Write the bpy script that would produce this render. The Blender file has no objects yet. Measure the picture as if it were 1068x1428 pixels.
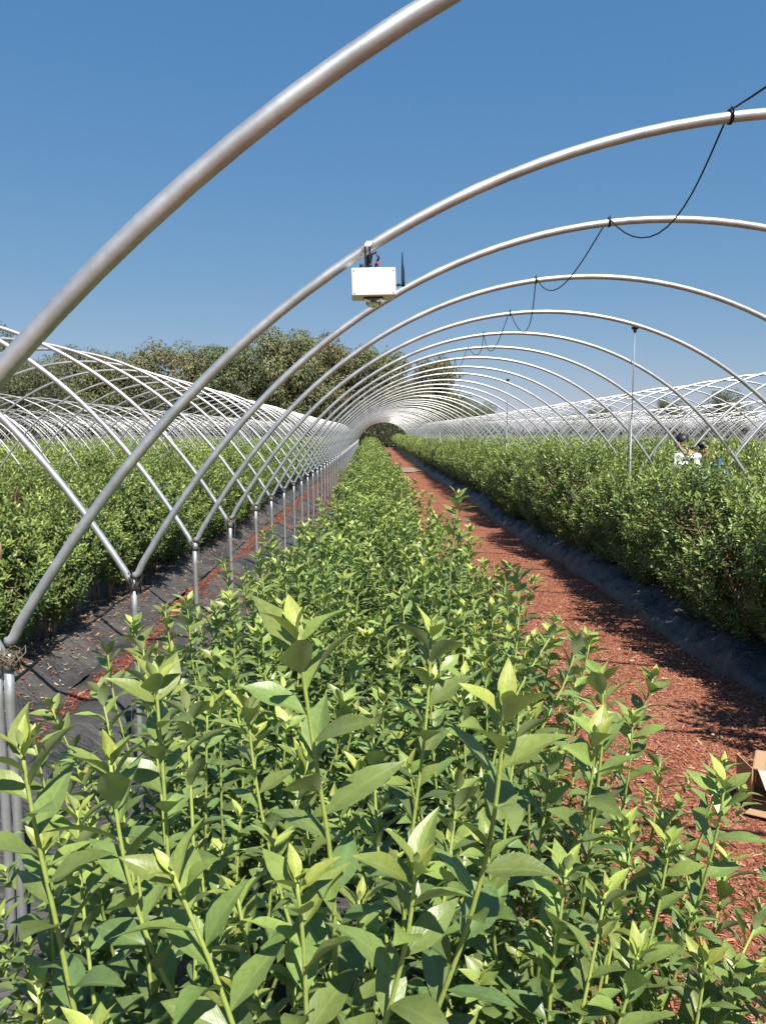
import bpy, math, random
import numpy as np
from mathutils import Vector, Matrix

# ------------------------------------------------------------------ camera, sky, sun
scn = bpy.context.scene
COL = scn.collection
CAMH = 1.74
FPX = 1070.0
YAW, PITCH = -0.0166, 0.0976
cam_d = bpy.data.cameras.new('camera')
cam = bpy.data.objects.new('camera', cam_d)
COL.objects.link(cam)
cam.location = (0, 0, CAMH)
cam.rotation_euler = (math.pi / 2 - PITCH, 0, YAW)
cam_d.sensor_fit = 'VERTICAL'
cam_d.sensor_height = 36
cam_d.lens = 36 * FPX / 1428
cam_d.clip_start = 0.05
cam_d.clip_end = 3000
scn.camera = cam

SUN_TO = Vector((0.28, -0.69, 0.98)).normalized()
elev = math.asin(SUN_TO.z)
azim = math.atan2(SUN_TO.x, SUN_TO.y)
world = bpy.data.worlds.new('World')
scn.world = world
world.use_nodes = True
wn = world.node_tree.nodes
wl = world.node_tree.links
wn.clear()
sky = wn.new('ShaderNodeTexSky')
sky.sky_type = 'NISHITA'
sky.sun_disc = False
sky.sun_elevation = elev
sky.sun_rotation = azim
sky.altitude = 1800
sky.air_density = 1.2
sky.dust_density = 0.35
sky.ozone_density = 1.6
bg = wn.new('ShaderNodeBackground')
bg.inputs['Strength'].default_value = 0.0755
wo = wn.new('ShaderNodeOutputWorld')
# smoggy dry-season air: the whole sky is graded evenly, channel by channel
sepc = wn.new('ShaderNodeSeparateColor')
comc = wn.new('ShaderNodeCombineColor')
wl.new(sky.outputs[0], sepc.inputs[0])
for ch, (pw_, gain) in enumerate(((0.88, 0.63), (0.53, 1.325), (0.30, 2.64))):
    mp_ = wn.new('ShaderNodeMath')
    mp_.operation = 'POWER'
    mp_.inputs[1].default_value = pw_
    mg_ = wn.new('ShaderNodeMath')
    mg_.operation = 'MULTIPLY'
    mg_.inputs[1].default_value = gain
    wl.new(sepc.outputs[ch], mp_.inputs[0])
    wl.new(mp_.outputs[0], mg_.inputs[0])
    wl.new(mg_.outputs[0], comc.inputs[ch])
wl.new(comc.outputs[0], bg.inputs[0])
wl.new(bg.outputs[0], wo.inputs[0])

sun_d = bpy.data.lights.new('sun', 'SUN')
sun_d.energy = 5.0
sun_d.angle = math.radians(0.55)
sun_d.color = (1.0, 0.94, 0.84)
sun = bpy.data.objects.new('sun', sun_d)
COL.objects.link(sun)
sun.rotation_euler = SUN_TO.to_track_quat('Z', 'Y').to_euler()
sun.location = (20, -30, 50)

vs = scn.view_settings
vs.view_transform = 'Standard'
vs.look = 'None'
vs.exposure = 0.80
vs.gamma = 1.0
vs.use_curve_mapping = False

# ------------------------------------------------------------------ helpers
rng = np.random.default_rng(7)
RND = random.Random(5)


def px(x, y, depth):
    """photo pixel -> point at a given distance along the row direction (world Y)"""
    dx, dy, dz = (x - 534) / FPX, -(y - 714) / FPX, 1.0
    cp, sp = math.cos(PITCH), math.sin(PITCH)
    up, fw = cp * dy - sp * dz, sp * dy + cp * dz
    cy, sy = math.cos(YAW), math.sin(YAW)
    X = cy * dx - sy * fw
    Y = sy * dx + cy * fw
    return Vector((X / Y * depth, depth, CAMH + up / Y * depth))


def rise(y):
    y = np.asarray(y, float)
    return 0.5 * np.clip((y - 10) / 74, 0, 1) ** 1.5


def riz(y):
    return float(rise(y))


def mesh_np(name, V, faces, tint=None, luv=None, smooth=True):
    V = np.asarray(V, np.float32).reshape(-1, 3)
    me = bpy.data.meshes.new(name)
    me.vertices.add(len(V))
    me.vertices.foreach_set('co', V.ravel())
    if not isinstance(faces, list):
        faces = [faces]
    faces = [np.asarray(f, np.int32) for f in faces if len(f)]
    loops = np.concatenate([f.ravel() for f in faces])
    tot = np.concatenate([np.full(len(f), f.shape[1], np.int32) for f in faces])
    st = np.concatenate([[0], np.cumsum(tot)[:-1]]).astype(np.int32)
    me.loops.add(len(loops))
    me.loops.foreach_set('vertex_index', loops)
    me.polygons.add(len(tot))
    me.polygons.foreach_set('loop_start', st)
    me.polygons.foreach_set('use_smooth', np.full(len(tot), smooth, bool))
    if tint is not None:
        a = me.attributes.new('tint', 'FLOAT_COLOR', 'POINT')
        t = np.ones((len(V), 4), np.float32)
        t[:, :3] = tint
        a.data.foreach_set('color', t.ravel())
    if luv is not None:
        a = me.attributes.new('luv', 'FLOAT_VECTOR', 'POINT')
        a.data.foreach_set('vector', np.asarray(luv, np.float32).ravel())
    me.update(calc_edges=True)
    return me


class MB:
    """collects pieces into one mesh"""
    def __init__(s):
        s.V, s.Q, s.T, s.C, s.n = [], [], [], [], 0

    def add(s, V, quads=None, tris=None, tint=(1, 1, 1)):
        V = np.asarray(V, float).reshape(-1, 3)
        s.V.append(V)
        c = np.empty((len(V), 3))
        c[:] = tint
        s.C.append(c)
        if quads is not None and len(quads):
            s.Q.append(np.asarray(quads) + s.n)
        if tris is not None and len(tris):
            s.T.append(np.asarray(tris) + s.n)
        s.n += len(V)

    def mesh(s, name, smooth=True):
        f = []
        if s.Q:
            f.append(np.concatenate(s.Q))
        if s.T:
            f.append(np.concatenate(s.T))
        return mesh_np(name, np.concatenate(s.V), f, tint=np.concatenate(s.C), smooth=smooth)

    def tube(s, P, R, sides=8, tint=(1, 1, 1), cap=True):
        P = np.asarray(P, float)
        n = len(P)
        R = np.broadcast_to(np.asarray(R, float), (n,))
        T = np.gradient(P, axis=0)
        T /= np.linalg.norm(T, axis=1)[:, None] + 1e-12
        ref = np.array([0, 0, 1.0]) if abs(T[0, 2]) < 0.9 else np.array([1.0, 0, 0])
        u = np.cross(ref, T[0])
        u /= np.linalg.norm(u)
        U = []
        for i in range(n):
            u = u - T[i] * (u @ T[i])
            u /= np.linalg.norm(u) + 1e-12
            U.append(u)
        U = np.array(U)
        W = np.cross(T, U)
        a = np.linspace(0, 2 * math.pi, sides, endpoint=False)
        V = P[:, None, :] + R[:, None, None] * (np.cos(a)[None, :, None] * U[:, None, :] + np.sin(a)[None, :, None] * W[:, None, :])
        q = []
        for i in range(n - 1):
            for j in range(sides):
                k = (j + 1) % sides
                q.append((i * sides + j, i * sides + k, (i + 1) * sides + k, (i + 1) * sides + j))
        V = V.reshape(-1, 3)
        tr = []
        if cap:
            V = np.concatenate([V, P[:1], P[-1:]])
            b, t = n * sides, n * sides + 1
            for j in range(sides):
                k = (j + 1) % sides
                tr.append((b, k, j))
                tr.append((t, (n - 1) * sides + j, (n - 1) * sides + k))
        tint = np.asarray(tint, float)
        if tint.ndim == 2:
            tt = np.repeat(tint, sides, axis=0)
            if cap:
                tt = np.concatenate([tt, tint[:1], tint[-1:]])
            tint = tt
        s.add(V, q, tr, tint)

    def box(s, c, size, rot=None, tint=(1, 1, 1), bev=0.0):
        h = np.asarray(size, float) / 2
        if bev <= 0:
            V = np.array([(x, y, z) for x in (-1, 1) for y in (-1, 1) for z in (-1, 1)], float) * h
            q = [(0, 1, 3, 2), (4, 6, 7, 5), (0, 4, 5, 1), (2, 3, 7, 6), (0, 2, 6, 4), (1, 5, 7, 3)]
            tr = []
        else:
            V = []
            for x in (-1, 1):
                for y in (-1, 1):
                    for z in (-1, 1):
                        V += [(x * (h[0] - bev), y * (h[1] - bev), z * h[2]), (x * (h[0] - bev), y * h[1], z * (h[2] - bev)), (x * h[0], y * (h[1] - bev), z * (h[2] - bev))]
            V = np.array(V)
            ix = lambda a, b, c, k: ((a * 2 + b) * 2 + c) * 3 + k
            q = [(ix(0, 0, 0, 2), ix(0, 0, 1, 2), ix(0, 1, 1, 2), ix(0, 1, 0, 2)), (ix(1, 0, 0, 2), ix(1, 1, 0, 2), ix(1, 1, 1, 2), ix(1, 0, 1, 2)),
                 (ix(0, 0, 0, 1), ix(1, 0, 0, 1), ix(1, 0, 1, 1), ix(0, 0, 1, 1)), (ix(0, 1, 0, 1), ix(0, 1, 1, 1), ix(1, 1, 1, 1), ix(1, 1, 0, 1)),
                 (ix(0, 0, 0, 0), ix(0, 1, 0, 0), ix(1, 1, 0, 0), ix(1, 0, 0, 0)), (ix(0, 0, 1, 0), ix(1, 0, 1, 0), ix(1, 1, 1, 0), ix(0, 1, 1, 0))]
            for b in (0, 1):
                for c_ in (0, 1):
                    q.append((ix(0, b, c_, 0), ix(1, b, c_, 0), ix(1, b, c_, 1), ix(0, b, c_, 1)))
                    q.append((ix(b, 0, c_, 0), ix(b, 1, c_, 0), ix(b, 1, c_, 2), ix(b, 0, c_, 2)))
                    q.append((ix(b, c_, 0, 1), ix(b, c_, 1, 1), ix(b, c_, 1, 2), ix(b, c_, 0, 2)))
            tr = [(i * 3, i * 3 + 1, i * 3 + 2) for i in range(8)]
        if rot is not None:
            V = V @ np.array(rot.to_3x3() if hasattr(rot, 'to_3x3') else rot).T
        s.add(V + np.asarray(c, float), q, tr, tint)


def link(name, data, mat=None, parent=None, loc=None):
    o = bpy.data.objects.new(name, data)
    COL.objects.link(o)
    if mat is not None and data is not None and not data.materials:
        data.materials.append(mat)
    if parent is not None:
        o.parent = parent
    if loc is not None:
        o.location = loc
    return o


def tag(o, label=None, cat=None, group=None, kind=None):
    if label:
        o['label'] = label
    if cat:
        o['category'] = cat
    if group:
        o['group'] = group
    if kind:
        o['kind'] = kind
    return o


def struct(name, me, mat):
    return tag(link(name, me, mat), kind='structure')


# ------------------------------------------------------------------ materials
class NT:
    def __init__(s, name):
        s.m = bpy.data.materials.new(name)
        s.m.use_nodes = True
        s.t = s.m.node_tree
        s.t.nodes.clear()
        s.out = s.t.nodes.new('ShaderNodeOutputMaterial')

    def n(s, ty, **kw):
        nd = s.t.nodes.new('ShaderNode' + ty)
        for k, v in kw.items():
            if k.startswith('i_'):
                nd.inputs[k[2:].replace('_', ' ')].default_value = v
            else:
                setattr(nd, k, v)
        return nd

    def l(s, a, b):
        s.t.links.new(a, b)

    def val(s, v, sock):
        if hasattr(v, 'is_linked') or hasattr(v, 'links'):
            s.l(v, sock)
        else:
            sock.default_value = v

    def math(s, op, a, b=0.0, clamp=False):
        nd = s.n('Math', operation=op, use_clamp=clamp)
        s.val(a, nd.inputs[0])
        s.val(b, nd.inputs[1])
        return nd.outputs[0]

    def mix(s, fac, a, b, blend='MIX'):
        nd = s.n('Mix', data_type='RGBA', blend_type=blend)
        s.val(fac, nd.inputs[0])
        s.val(a if hasattr(a, 'links') else tuple(a) + (1,) if len(a) == 3 else a, nd.inputs[6])
        s.val(b if hasattr(b, 'links') else tuple(b) + (1,) if len(b) == 3 else b, nd.inputs[7])
        return nd.outputs[2]

    def noise(s, scale, detail=4, rough=0.6, vec=None, dist=0.0):
        nd = s.n('TexNoise')
        nd.inputs['Scale'].default_value = scale
        nd.inputs['Detail'].default_value = detail
        nd.inputs['Roughness'].default_value = rough
        nd.inputs['Distortion'].default_value = dist
        if vec is not None:
            s.l(vec, nd.inputs['Vector'])
        return nd.outputs['Fac']

    def ramp(s, fac, stops):
        nd = s.n('ValToRGB')
        cr = nd.color_ramp
        while len(cr.elements) < len(stops):
            cr.elements.new(0.5)
        for e, (p, c) in zip(cr.elements, stops):
            e.position = p
            e.color = tuple(c) + (1,) if len(c) == 3 else c
        s.l(fac, nd.inputs[0])
        return nd.outputs[0]

    def bump(s, h, strength=0.3, dist=0.01):
        nd = s.n('Bump')
        nd.inputs['Strength'].default_value = strength
        nd.inputs['Distance'].default_value = dist
        s.l(h, nd.inputs['Height'])
        return nd.outputs[0]

    def bsdf(s, col, rough=0.6, metal=0.0, normal=None, spec=0.5, **kw):
        b = s.n('BsdfPrincipled')
        s.val(col if hasattr(col, 'links') else tuple(col) + (1,), b.inputs['Base Color'])
        s.val(rough, b.inputs['Roughness'])
        s.val(metal, b.inputs['Metallic'])
        b.inputs['Specular IOR Level'].default_value = spec
        for k, v in kw.items():
            b.inputs[k.replace('_', ' ')].default_value = v
        if normal is not None:
            s.l(normal, b.inputs['Normal'])
        return b.outputs[0]

    def done(s, sh):
        s.l(sh, s.out.inputs[0])
        return s.m


def coords(t, kind='Object'):
    return t.n('TexCoord').outputs[kind]


def mat_leaf(name, vein=True, trans=0.24, rough=0.36, pale=(0.31, 0.37, 0.21)):
    t = NT(name)
    at = t.n('Attribute', attribute_name='tint')
    oi = t.n('ObjectInfo')
    geo = t.n('NewGeometry')
    rnd = oi.outputs['Random'] if vein else geo.outputs['Random Per Island']
    hsv = t.n('HueSaturation')
    t.val(t.math('ADD', t.math('MULTIPLY', rnd, 0.03), 0.485), hsv.inputs['Hue'])
    t.val(t.math('ADD', t.math('MULTIPLY', rnd, 0.5), 0.76), hsv.inputs['Value'])
    hsv.inputs['Saturation'].default_value = 0.95
    t.l(at.outputs['Color'], hsv.inputs['Color'])
    col = hsv.outputs[0]
    nrm = None
    if vein:
        uv = t.n('Attribute', attribute_name='luv').outputs['Vector']
        sp = t.n('SeparateXYZ')
        t.l(uv, sp.inputs[0])
        au = t.math('ABSOLUTE', sp.outputs[0])
        ph = t.math('SUBTRACT', t.math('MULTIPLY', sp.outputs[1], 9.0), t.math('MULTIPLY', au, 3.2))
        fr = t.math('ABSOLUTE', t.math('SUBTRACT', t.math('FRACT', ph), 0.5))
        v1 = t.math('SUBTRACT', 1.0, t.math('MULTIPLY', fr, 9.0), clamp=True)
        v2 = t.math('SUBTRACT', 1.0, t.math('MULTIPLY', au, 9.0), clamp=True)
        vn = t.math('MAXIMUM', t.math('MULTIPLY', v1, 0.22), v2)
        ns = t.noise(60, 3, 0.6, coords(t))
        col = t.mix(t.math('MULTIPLY', vn, 0.35), col, t.mix(0.55, col, (0.32, 0.40, 0.16)))
        col = t.mix(t.math('MULTIPLY', ns, 0.25), col, t.mix(1.0, col, (0.55, 0.6, 0.5), 'MULTIPLY'))
        blot = t.ramp(t.noise(7, 4, 0.7, coords(t), 0.8), [(0.35, (0.72, 0.78, 0.66)), (0.52, (1, 1, 1)), (0.75, (1.22, 1.12, 0.92))])
        col = t.mix(0.8, col, t.mix(1.0, col, blot, 'MULTIPLY'))
        tip = t.math('MULTIPLY', t.math('SUBTRACT', t.math('ADD', sp.outputs[1], t.math('MULTIPLY', ns, 0.12)), 0.99, clamp=True), 9.0, clamp=True)
        col = t.mix(tip, col, (0.16, 0.10, 0.045))
        nrm = t.bump(t.math('ADD', t.math('MULTIPLY', vn, -0.7), t.math('MULTIPLY', ns, 0.35)), 0.25, 0.002)
    back = t.mix(0.55, col, pale)
    c2 = t.mix(geo.outputs['Backfacing'], col, back)
    rg = t.math('ADD', t.math('MULTIPLY', geo.outputs['Backfacing'], 0.25), rough)
    b = t.bsdf(c2, rg, normal=nrm, spec=0.5)
    tr = t.n('BsdfTranslucent')
    t.val(t.mix(0.5, col, (0.22, 0.36, 0.03)), tr.inputs[0])
    ms = t.n('MixShader')
    ms.inputs[0].default_value = trans
    t.l(b, ms.inputs[1])
    t.l(tr.outputs[0], ms.inputs[2])
    return t.done(ms.outputs[0])


def mat_tint(name, rough=0.7, spec=0.3, bscale=40, bstr=0.3, var=0.35, bdist=0.004):
    t = NT(name)
    at = t.n('Attribute', attribute_name='tint')
    c = coords(t)
    ns = t.noise(bscale, 5, 0.65, c)
    col = t.mix(ns, t.mix(1.0, at.outputs['Color'], (1 - var,) * 3, 'MULTIPLY'), t.mix(1.0, at.outputs['Color'], (1 + var,) * 3, 'MULTIPLY'))
    return t.done(t.bsdf(col, rough, normal=t.bump(ns, bstr, bdist), spec=spec))


def mat_galv(name):
    t = NT(name)
    c = coords(t)
    n1 = t.noise(9, 5, 0.65, c)
    n2 = t.noise(120, 3, 0.6, c)
    vor = t.n('TexVoronoi')
    vor.inputs['Scale'].default_value = 70
    t.l(c, vor.inputs['Vector'])
    col = t.ramp(n1, [(0.3, (0.42, 0.43, 0.44)), (0.55, (0.56, 0.57, 0.57)), (0.75, (0.66, 0.66, 0.64))])
    col = t.mix(t.math('MULTIPLY', vor.outputs['Distance'], 0.35), col, (0.34, 0.35, 0.36))
    spots = t.ramp(n2, [(0.68, (0, 0, 0)), (0.75, (1, 1, 1))])
    col = t.mix(t.math('MULTIPLY', spots, 0.5), col, (0.18, 0.15, 0.12))
    rg = t.math('ADD', t.math('MULTIPLY', n1, 0.16), 0.35)
    return t.done(t.bsdf(col, rg, metal=0.72, normal=t.bump(n1, 0.05, 0.004)))


def mat_mulch(name, base=((0.12, 0.042, 0.028), (0.29, 0.105, 0.063), (0.45, 0.235, 0.15))):
    t = NT(name)
    c = coords(t)
    mp = t.n('Mapping')
    mp.inputs['Scale'].default_value = (1, 0.7, 1)
    t.l(c, mp.inputs[0])
    vor = t.n('TexVoronoi')
    vor.inputs['Scale'].default_value = 80
    vor.inputs['Randomness'].default_value = 1
    t.l(mp.outputs[0], vor.inputs['Vector'])
    sp = t.n('SeparateColor')
    t.l(vor.outputs['Color'], sp.inputs[0])
    big = t.noise(1.1, 4, 0.6, c)
    mid = t.noise(22, 5, 0.7, c, 1.0)
    f = t.math('ADD', t.math('MULTIPLY', sp.outputs[0], 0.55), t.math('MULTIPLY', mid, 0.45))
    col = t.ramp(f, [(0.15, base[0]), (0.5, base[1]), (0.88, base[2])])
    col = t.mix(t.math('MULTIPLY', big, 0.6), col, t.mix(1.0, col, (0.70, 0.62, 0.58), 'MULTIPLY'))
    worn = t.ramp(t.noise(0.7, 5, 0.6, c, 0.5), [(0.5, (0, 0, 0)), (0.75, (1, 1, 1))])
    col = t.mix(t.math('MULTIPLY', worn, 0.35), col, (0.38, 0.21, 0.13))
    h = t.math('ADD', t.math('MULTIPLY', sp.outputs[1], 0.6), mid)
    return t.done(t.bsdf(col, 0.9, normal=t.bump(h, 0.8, 0.02), spec=0.15))


def mat_mat(name, col=(0.030, 0.031, 0.034), dust_glint=(0.16, 0.145, 0.13), amount=0.5, rough=0.5, crease=0.0):
    """woven black ground cover with dusty patches, which on the plastic also paint in highlights"""
    t = NT(name)
    c = coords(t)
    w = t.n('TexWave')
    w.inputs['Scale'].default_value = 90
    w.inputs['Distortion'].default_value = 0.4
    t.l(c, w.inputs['Vector'])
    n1 = t.noise(2.3, 6, 0.65, c, 0.6)
    n2 = t.noise(26, 5, 0.7, c)
    d = t.ramp(t.math('ADD', t.math('MULTIPLY', n1, 0.75), t.math('MULTIPLY', n2, 0.25)), [(0.38, (0, 0, 0)), (0.66, (1, 1, 1))])
    colr = t.mix(t.math('MULTIPLY', d, amount), col, dust_glint)
    rg = t.math('ADD', t.math('MULTIPLY', d, 0.3), rough)
    h = t.math('ADD', t.math('MULTIPLY', w.outputs['Fac'], 0.12), n2)
    mp = t.n('Mapping')
    mp.inputs['Scale'].default_value = (1.0, 2.6, 1.0)
    mp.inputs['Rotation'].default_value = (0, 0, 0.5)
    t.l(c, mp.inputs[0])
    ri = t.math('ABSOLUTE', t.math('SUBTRACT', t.noise(4.5, 5, 0.6, mp.outputs[0], 1.2), 0.5))
    h = t.math('SUBTRACT', t.math('MULTIPLY', h, 0.25), t.math('MULTIPLY', ri, crease * 6))
    return t.done(t.bsdf(colr, rg, normal=t.bump(h, 0.6, 0.035), spec=0.5))


def mat_soil(name, a=(0.14, 0.085, 0.055), b=(0.27, 0.17, 0.11)):
    t = NT(name)
    c = coords(t)
    n1 = t.noise(0.6, 6, 0.6, c)
    n2 = t.noise(14, 5, 0.7, c)
    col = t.mix(n1, a, b)
    col = t.mix(t.math('MULTIPLY', n2, 0.5), col, t.mix(1.0, col, (0.5, 0.48, 0.45), 'MULTIPLY'))
    return t.done(t.bsdf(col, 0.95, normal=t.bump(n2, 0.5, 0.03), spec=0.1))


def mat_plain(name, col, rough=0.5, metal=0.0, spec=0.5, nscale=30, nvar=0.15, **kw):
    t = NT(name)
    n1 = t.noise(nscale, 4, 0.6, coords(t))
    c = t.mix(n1, tuple(x * (1 - nvar) for x in col), tuple(min(1, x * (1 + nvar)) for x in col))
    return t.done(t.bsdf(c, rough, metal, normal=t.bump(n1, 0.08, 0.003), spec=spec, **kw))


M_LEAF = mat_leaf('broad_leaf', True)
M_LEAFJ = mat_leaf('joined_leaf', False)
M_BUSH = mat_leaf('small_leaf', False, trans=0.22, rough=0.42, pale=(0.17, 0.225, 0.10))
M_TREE = mat_leaf('tree_leaf', False, trans=0.15, rough=0.6, pale=(0.17, 0.165, 0.09))
M_STEM = mat_tint('stem_bark', 0.6, 0.35, 60, 0.3, 0.25)
M_GALV = mat_galv('galvanised_steel')
M_MULCH = mat_mulch('red_bark_mulch')
M_CHIP = mat_tint('bark_chip', 0.9, 0.15, 200, 0.4, 0.25, 0.002)
M_MATR = mat_mat('black_plastic_cover', (0.024, 0.027, 0.033), (0.20, 0.19, 0.18), 0.72, 0.30, 1.0)  # strong dusty patches also stand in for grey highlights on the folds
M_MATL = mat_mat('grey_woven_cover', (0.026, 0.027, 0.030), (0.17, 0.155, 0.14), 0.6, 0.5, 0.6)
M_SOIL = mat_soil('field_soil')
M_PALE = mat_soil('pale_sandy_soil', (0.24, 0.17, 0.115), (0.36, 0.28, 0.20))
M_CABLE = mat_plain('black_cable', (0.012, 0.012, 0.014), 0.45)
M_TAPE = mat_plain('packing_tape', (0.46, 0.40, 0.33), 0.35, nvar=0.06)
M_WHITE = mat_plain('white_plastic', (0.80, 0.78, 0.73), 0.45, nvar=0.03, nscale=12)
M_POLE = mat_plain('weathered_steel', (0.22, 0.23, 0.24), 0.5, 0.5)
M_BLACK = mat_plain('black_plastic', (0.015, 0.015, 0.018), 0.4)
M_RED = mat_plain('red_plastic', (0.55, 0.03, 0.06), 0.4)
M_TWINE = mat_plain('dirty_twine', (0.16, 0.13, 0.09), 0.9)
M_DARKTIE = mat_plain('dark_netting', (0.035, 0.03, 0.027), 0.85)
M_CARD = mat_plain('cardboard', (0.42, 0.27, 0.15), 0.85, nscale=8, nvar=0.12)
M_SKIN = mat_plain('skin', (0.36, 0.19, 0.12), 0.5)
M_HAIR = mat_plain('black_hair', (0.012, 0.010, 0.009), 0.5)
M_SHIRT = mat_plain('white_cotton', (0.75, 0.76, 0.78), 0.85, nvar=0.08)
M_BLUE = mat_plain('blue_cotton', (0.05, 0.13, 0.36), 0.85)
M_JEANS = mat_plain('dark_denim', (0.03, 0.04, 0.08), 0.85)
tg = NT('clear_dome')
M_GLASS = tg.done(tg.bsdf((0.9, 0.92, 0.92), 0.04, spec=0.5, Transmission_Weight=0.85, IOR=1.3))

# ------------------------------------------------------------------ the ground
S = 1.4                                   # hoop spacing
XC = 1.0822 * S                           # middle of the central tunnel
HALF = 1.9587 * S
PITCHX = 2 * HALF                         # one tunnel to the next
FOOTX = XC - HALF
ROW0 = 0.06                               # the young row
YEND = 84.0


def vnoise(x, y, seed=0):
    """cheap smooth value noise"""
    x = np.asarray(x, float)
    y = np.asarray(y, float)
    xi, yi = np.floor(x).astype(np.int64), np.floor(y).astype(np.int64)
    fx, fy = x - xi, y - yi
    fx, fy = fx * fx * (3 - 2 * fx), fy * fy * (3 - 2 * fy)

    def h(a, b):
        n = (a * 374761393 + b * 668265263 + seed * 974711) & 0x7fffffff
        n = ((n ^ (n >> 13)) * 1274126177) & 0x7fffffff
        return ((n ^ (n >> 16)) & 0xffff) / 65535.0
    return (h(xi, yi) * (1 - fx) + h(xi + 1, yi) * fx) * (1 - fy) + (h(xi, yi + 1) * (1 - fx) + h(xi + 1, yi + 1) * fx) * fy


def ystations(y0, y1, near=0.05):
    ys, y = [], y0
    while y < y1:
        ys.append(y)
        y += max(near, (abs(y) - 6) * 0.012) if y > 0 else 0.15
    ys.append(y1)
    return np.array(ys)


def sheet(name, xs, ys, zf, mat):
    X, Y = np.meshgrid(xs, ys)
    Z = zf(X, Y) + rise(Y)
    V = np.stack([X, Y, Z], -1).reshape(-1, 3)
    nx, ny = len(xs), len(ys)
    i, j = np.meshgrid(np.arange(nx - 1), np.arange(ny - 1))
    a = (j * nx + i).ravel()
    return struct(name, mesh_np(name, V, np.stack([a, a + 1, a + nx + 1, a + nx], -1)), mat)


# one large sheet to the horizon
gx = np.array([-900, -300, -120, -60, -30, -12, -6, 0, 6, 12, 30, 60, 120, 300, 900], float)
gy = np.concatenate([[-300, -60, -10, 0], np.arange(5, 90, 5), [100, 140, 200, 400, 900, 1500]])
sheet('ground', gx, gy, lambda X, Y: -0.06 + 0 * X, M_SOIL)

ysn = ystations(-1.0, YEND + 1)
sm = lambda a, b, x: (lambda t: t * t * (3 - 2 * t))(np.clip((x - a) / (b - a), 0, 1))


def path_z(X, Y):
    return 0.012 * (vnoise(X * 3, Y * 3, 1) - 0.5) + 0.012 * (vnoise(X * 14, Y * 14, 2) - 0.5) + 0.05 * sm(2.25, 2.6, X) + 0.03 * (1 - sm(0.5, 0.9, X))


sheet('bark_mulch_path', np.linspace(0.25, 2.75, 56), ysn, path_z, M_MULCH)


def bermR_z(X, Y):
    e = 2.50 + 0.09 * (vnoise(Y * 0.9, Y * 0 + 3, 5) - 0.5) + 0.05 * (vnoise(Y * 3.1, X * 0, 6) - 0.5)
    u = np.clip((X - e) / 0.30, 0, 1)
    z = -0.05 + 0.33 * np.sqrt(np.clip(1 - (1 - u) ** 2, 0, 1)) * (X > e)
    fold = np.abs(vnoise(Y * 3.2 + X * 2.2, X * 2.0, 7) - 0.5) * 2 - 0.5
    fold2 = np.abs(vnoise(Y * 10 - X * 4, X * 4, 8) - 0.5) * 2 - 0.5
    z = z + (0.12 * fold + 0.05 * fold2 + 0.10 * (vnoise(Y * 0.8, X * 0, 9) - 0.5)) * np.clip(u * 3, 0, 1)
    z = z - 0.22 * sm(3.55, 4.0, X)
    return z


sheet('black_weed_mat', np.concatenate([np.linspace(2.40, 2.95, 34), np.linspace(3.0, 4.1, 14)]), ysn, bermR_z, M_MATR)


def berm0_z(X, Y):
    z = 0.02 + 0.17 * sm(-0.72, -0.40, X) * (1 - sm(0.45, 0.62, X)) - 0.05 * sm(0.5, 0.62, X)
    return z + 0.02 * (vnoise(X * 5, Y * 5, 11) - 0.5)


sheet('row_weed_mat', np.linspace(-0.80, 0.62, 34), ysn, berm0_z, M_MATL)


def gully_z(X, Y):
    z = 0.006 + 0.10 * np.exp(-((X + 1.72 + 0.06 * np.sin(Y * 0.9)) / 0.14) ** 2) - 0.025 * np.exp(-((X + 1.2) / 0.3) ** 2)
    return z + 0.06 * (np.abs(vnoise(X * 4 + Y * 0.7, Y * 3, 12) - 0.5) * 2 - 0.5) + 0.012 * (vnoise(X * 14, Y * 11, 13) - 0.5)


sheet('gully_weed_mat', np.linspace(-2.12, -0.76, 40), ysn, gully_z, M_MATL)


def bermL_z(X, Y):
    z = 0.018 + 0.19 * sm(-2.08, -2.42, X) if False else 0.018 + 0.19 * (1 - sm(-2.42, -2.06, X)) - 0.19 * (1 - sm(-3.5, -3.1, X))
    return z + 0.03 * (vnoise(X * 4, Y * 3, 14) - 0.5) + 0.01 * (vnoise(X * 15, Y * 12, 15) - 0.5)


sheet('left_row_weed_mat', np.linspace(-3.5, -2.06, 36), ysn, bermL_z, M_MATL)

# pale bare patch across the path, far up the tunnel
a = np.linspace(0, 2 * math.pi, 40, endpoint=False)
rr = 1 + 0.22 * (vnoise(a * 2.3, a * 0, 21) - 0.5) * 2
pv = np.stack([1.75 + 1.05 * rr * np.cos(a), 37.5 + 2.2 * rr * np.sin(a), 0 * a], -1)
pv[:, 2] = rise(pv[:, 1]) + 0.035
pv = np.concatenate([pv, [[1.75, 37.5, riz(37.5) + 0.06]]])
struct('bare_soil_patch', mesh_np('bare_soil_patch', pv, [np.array([(i, (i + 1) % 40, 40) for i in range(40)])]), M_PALE)
pv2 = pv.copy()
pv2[:, 0] = 1.55 + (pv2[:, 0] - 1.75) * 0.6
pv2[:, 1] = 37.5 + (pv2[:, 1] - 37.5) * 0.5
pv2[:, 1] += YEND - 38.5
pv2[:, 2] += riz(YEND) - riz(37.5)
struct('bare_soil_patch', mesh_np('bare_soil_patch', pv2, [np.array([(i, (i + 1) % 40, 40) for i in range(40)])]), M_PALE)


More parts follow.
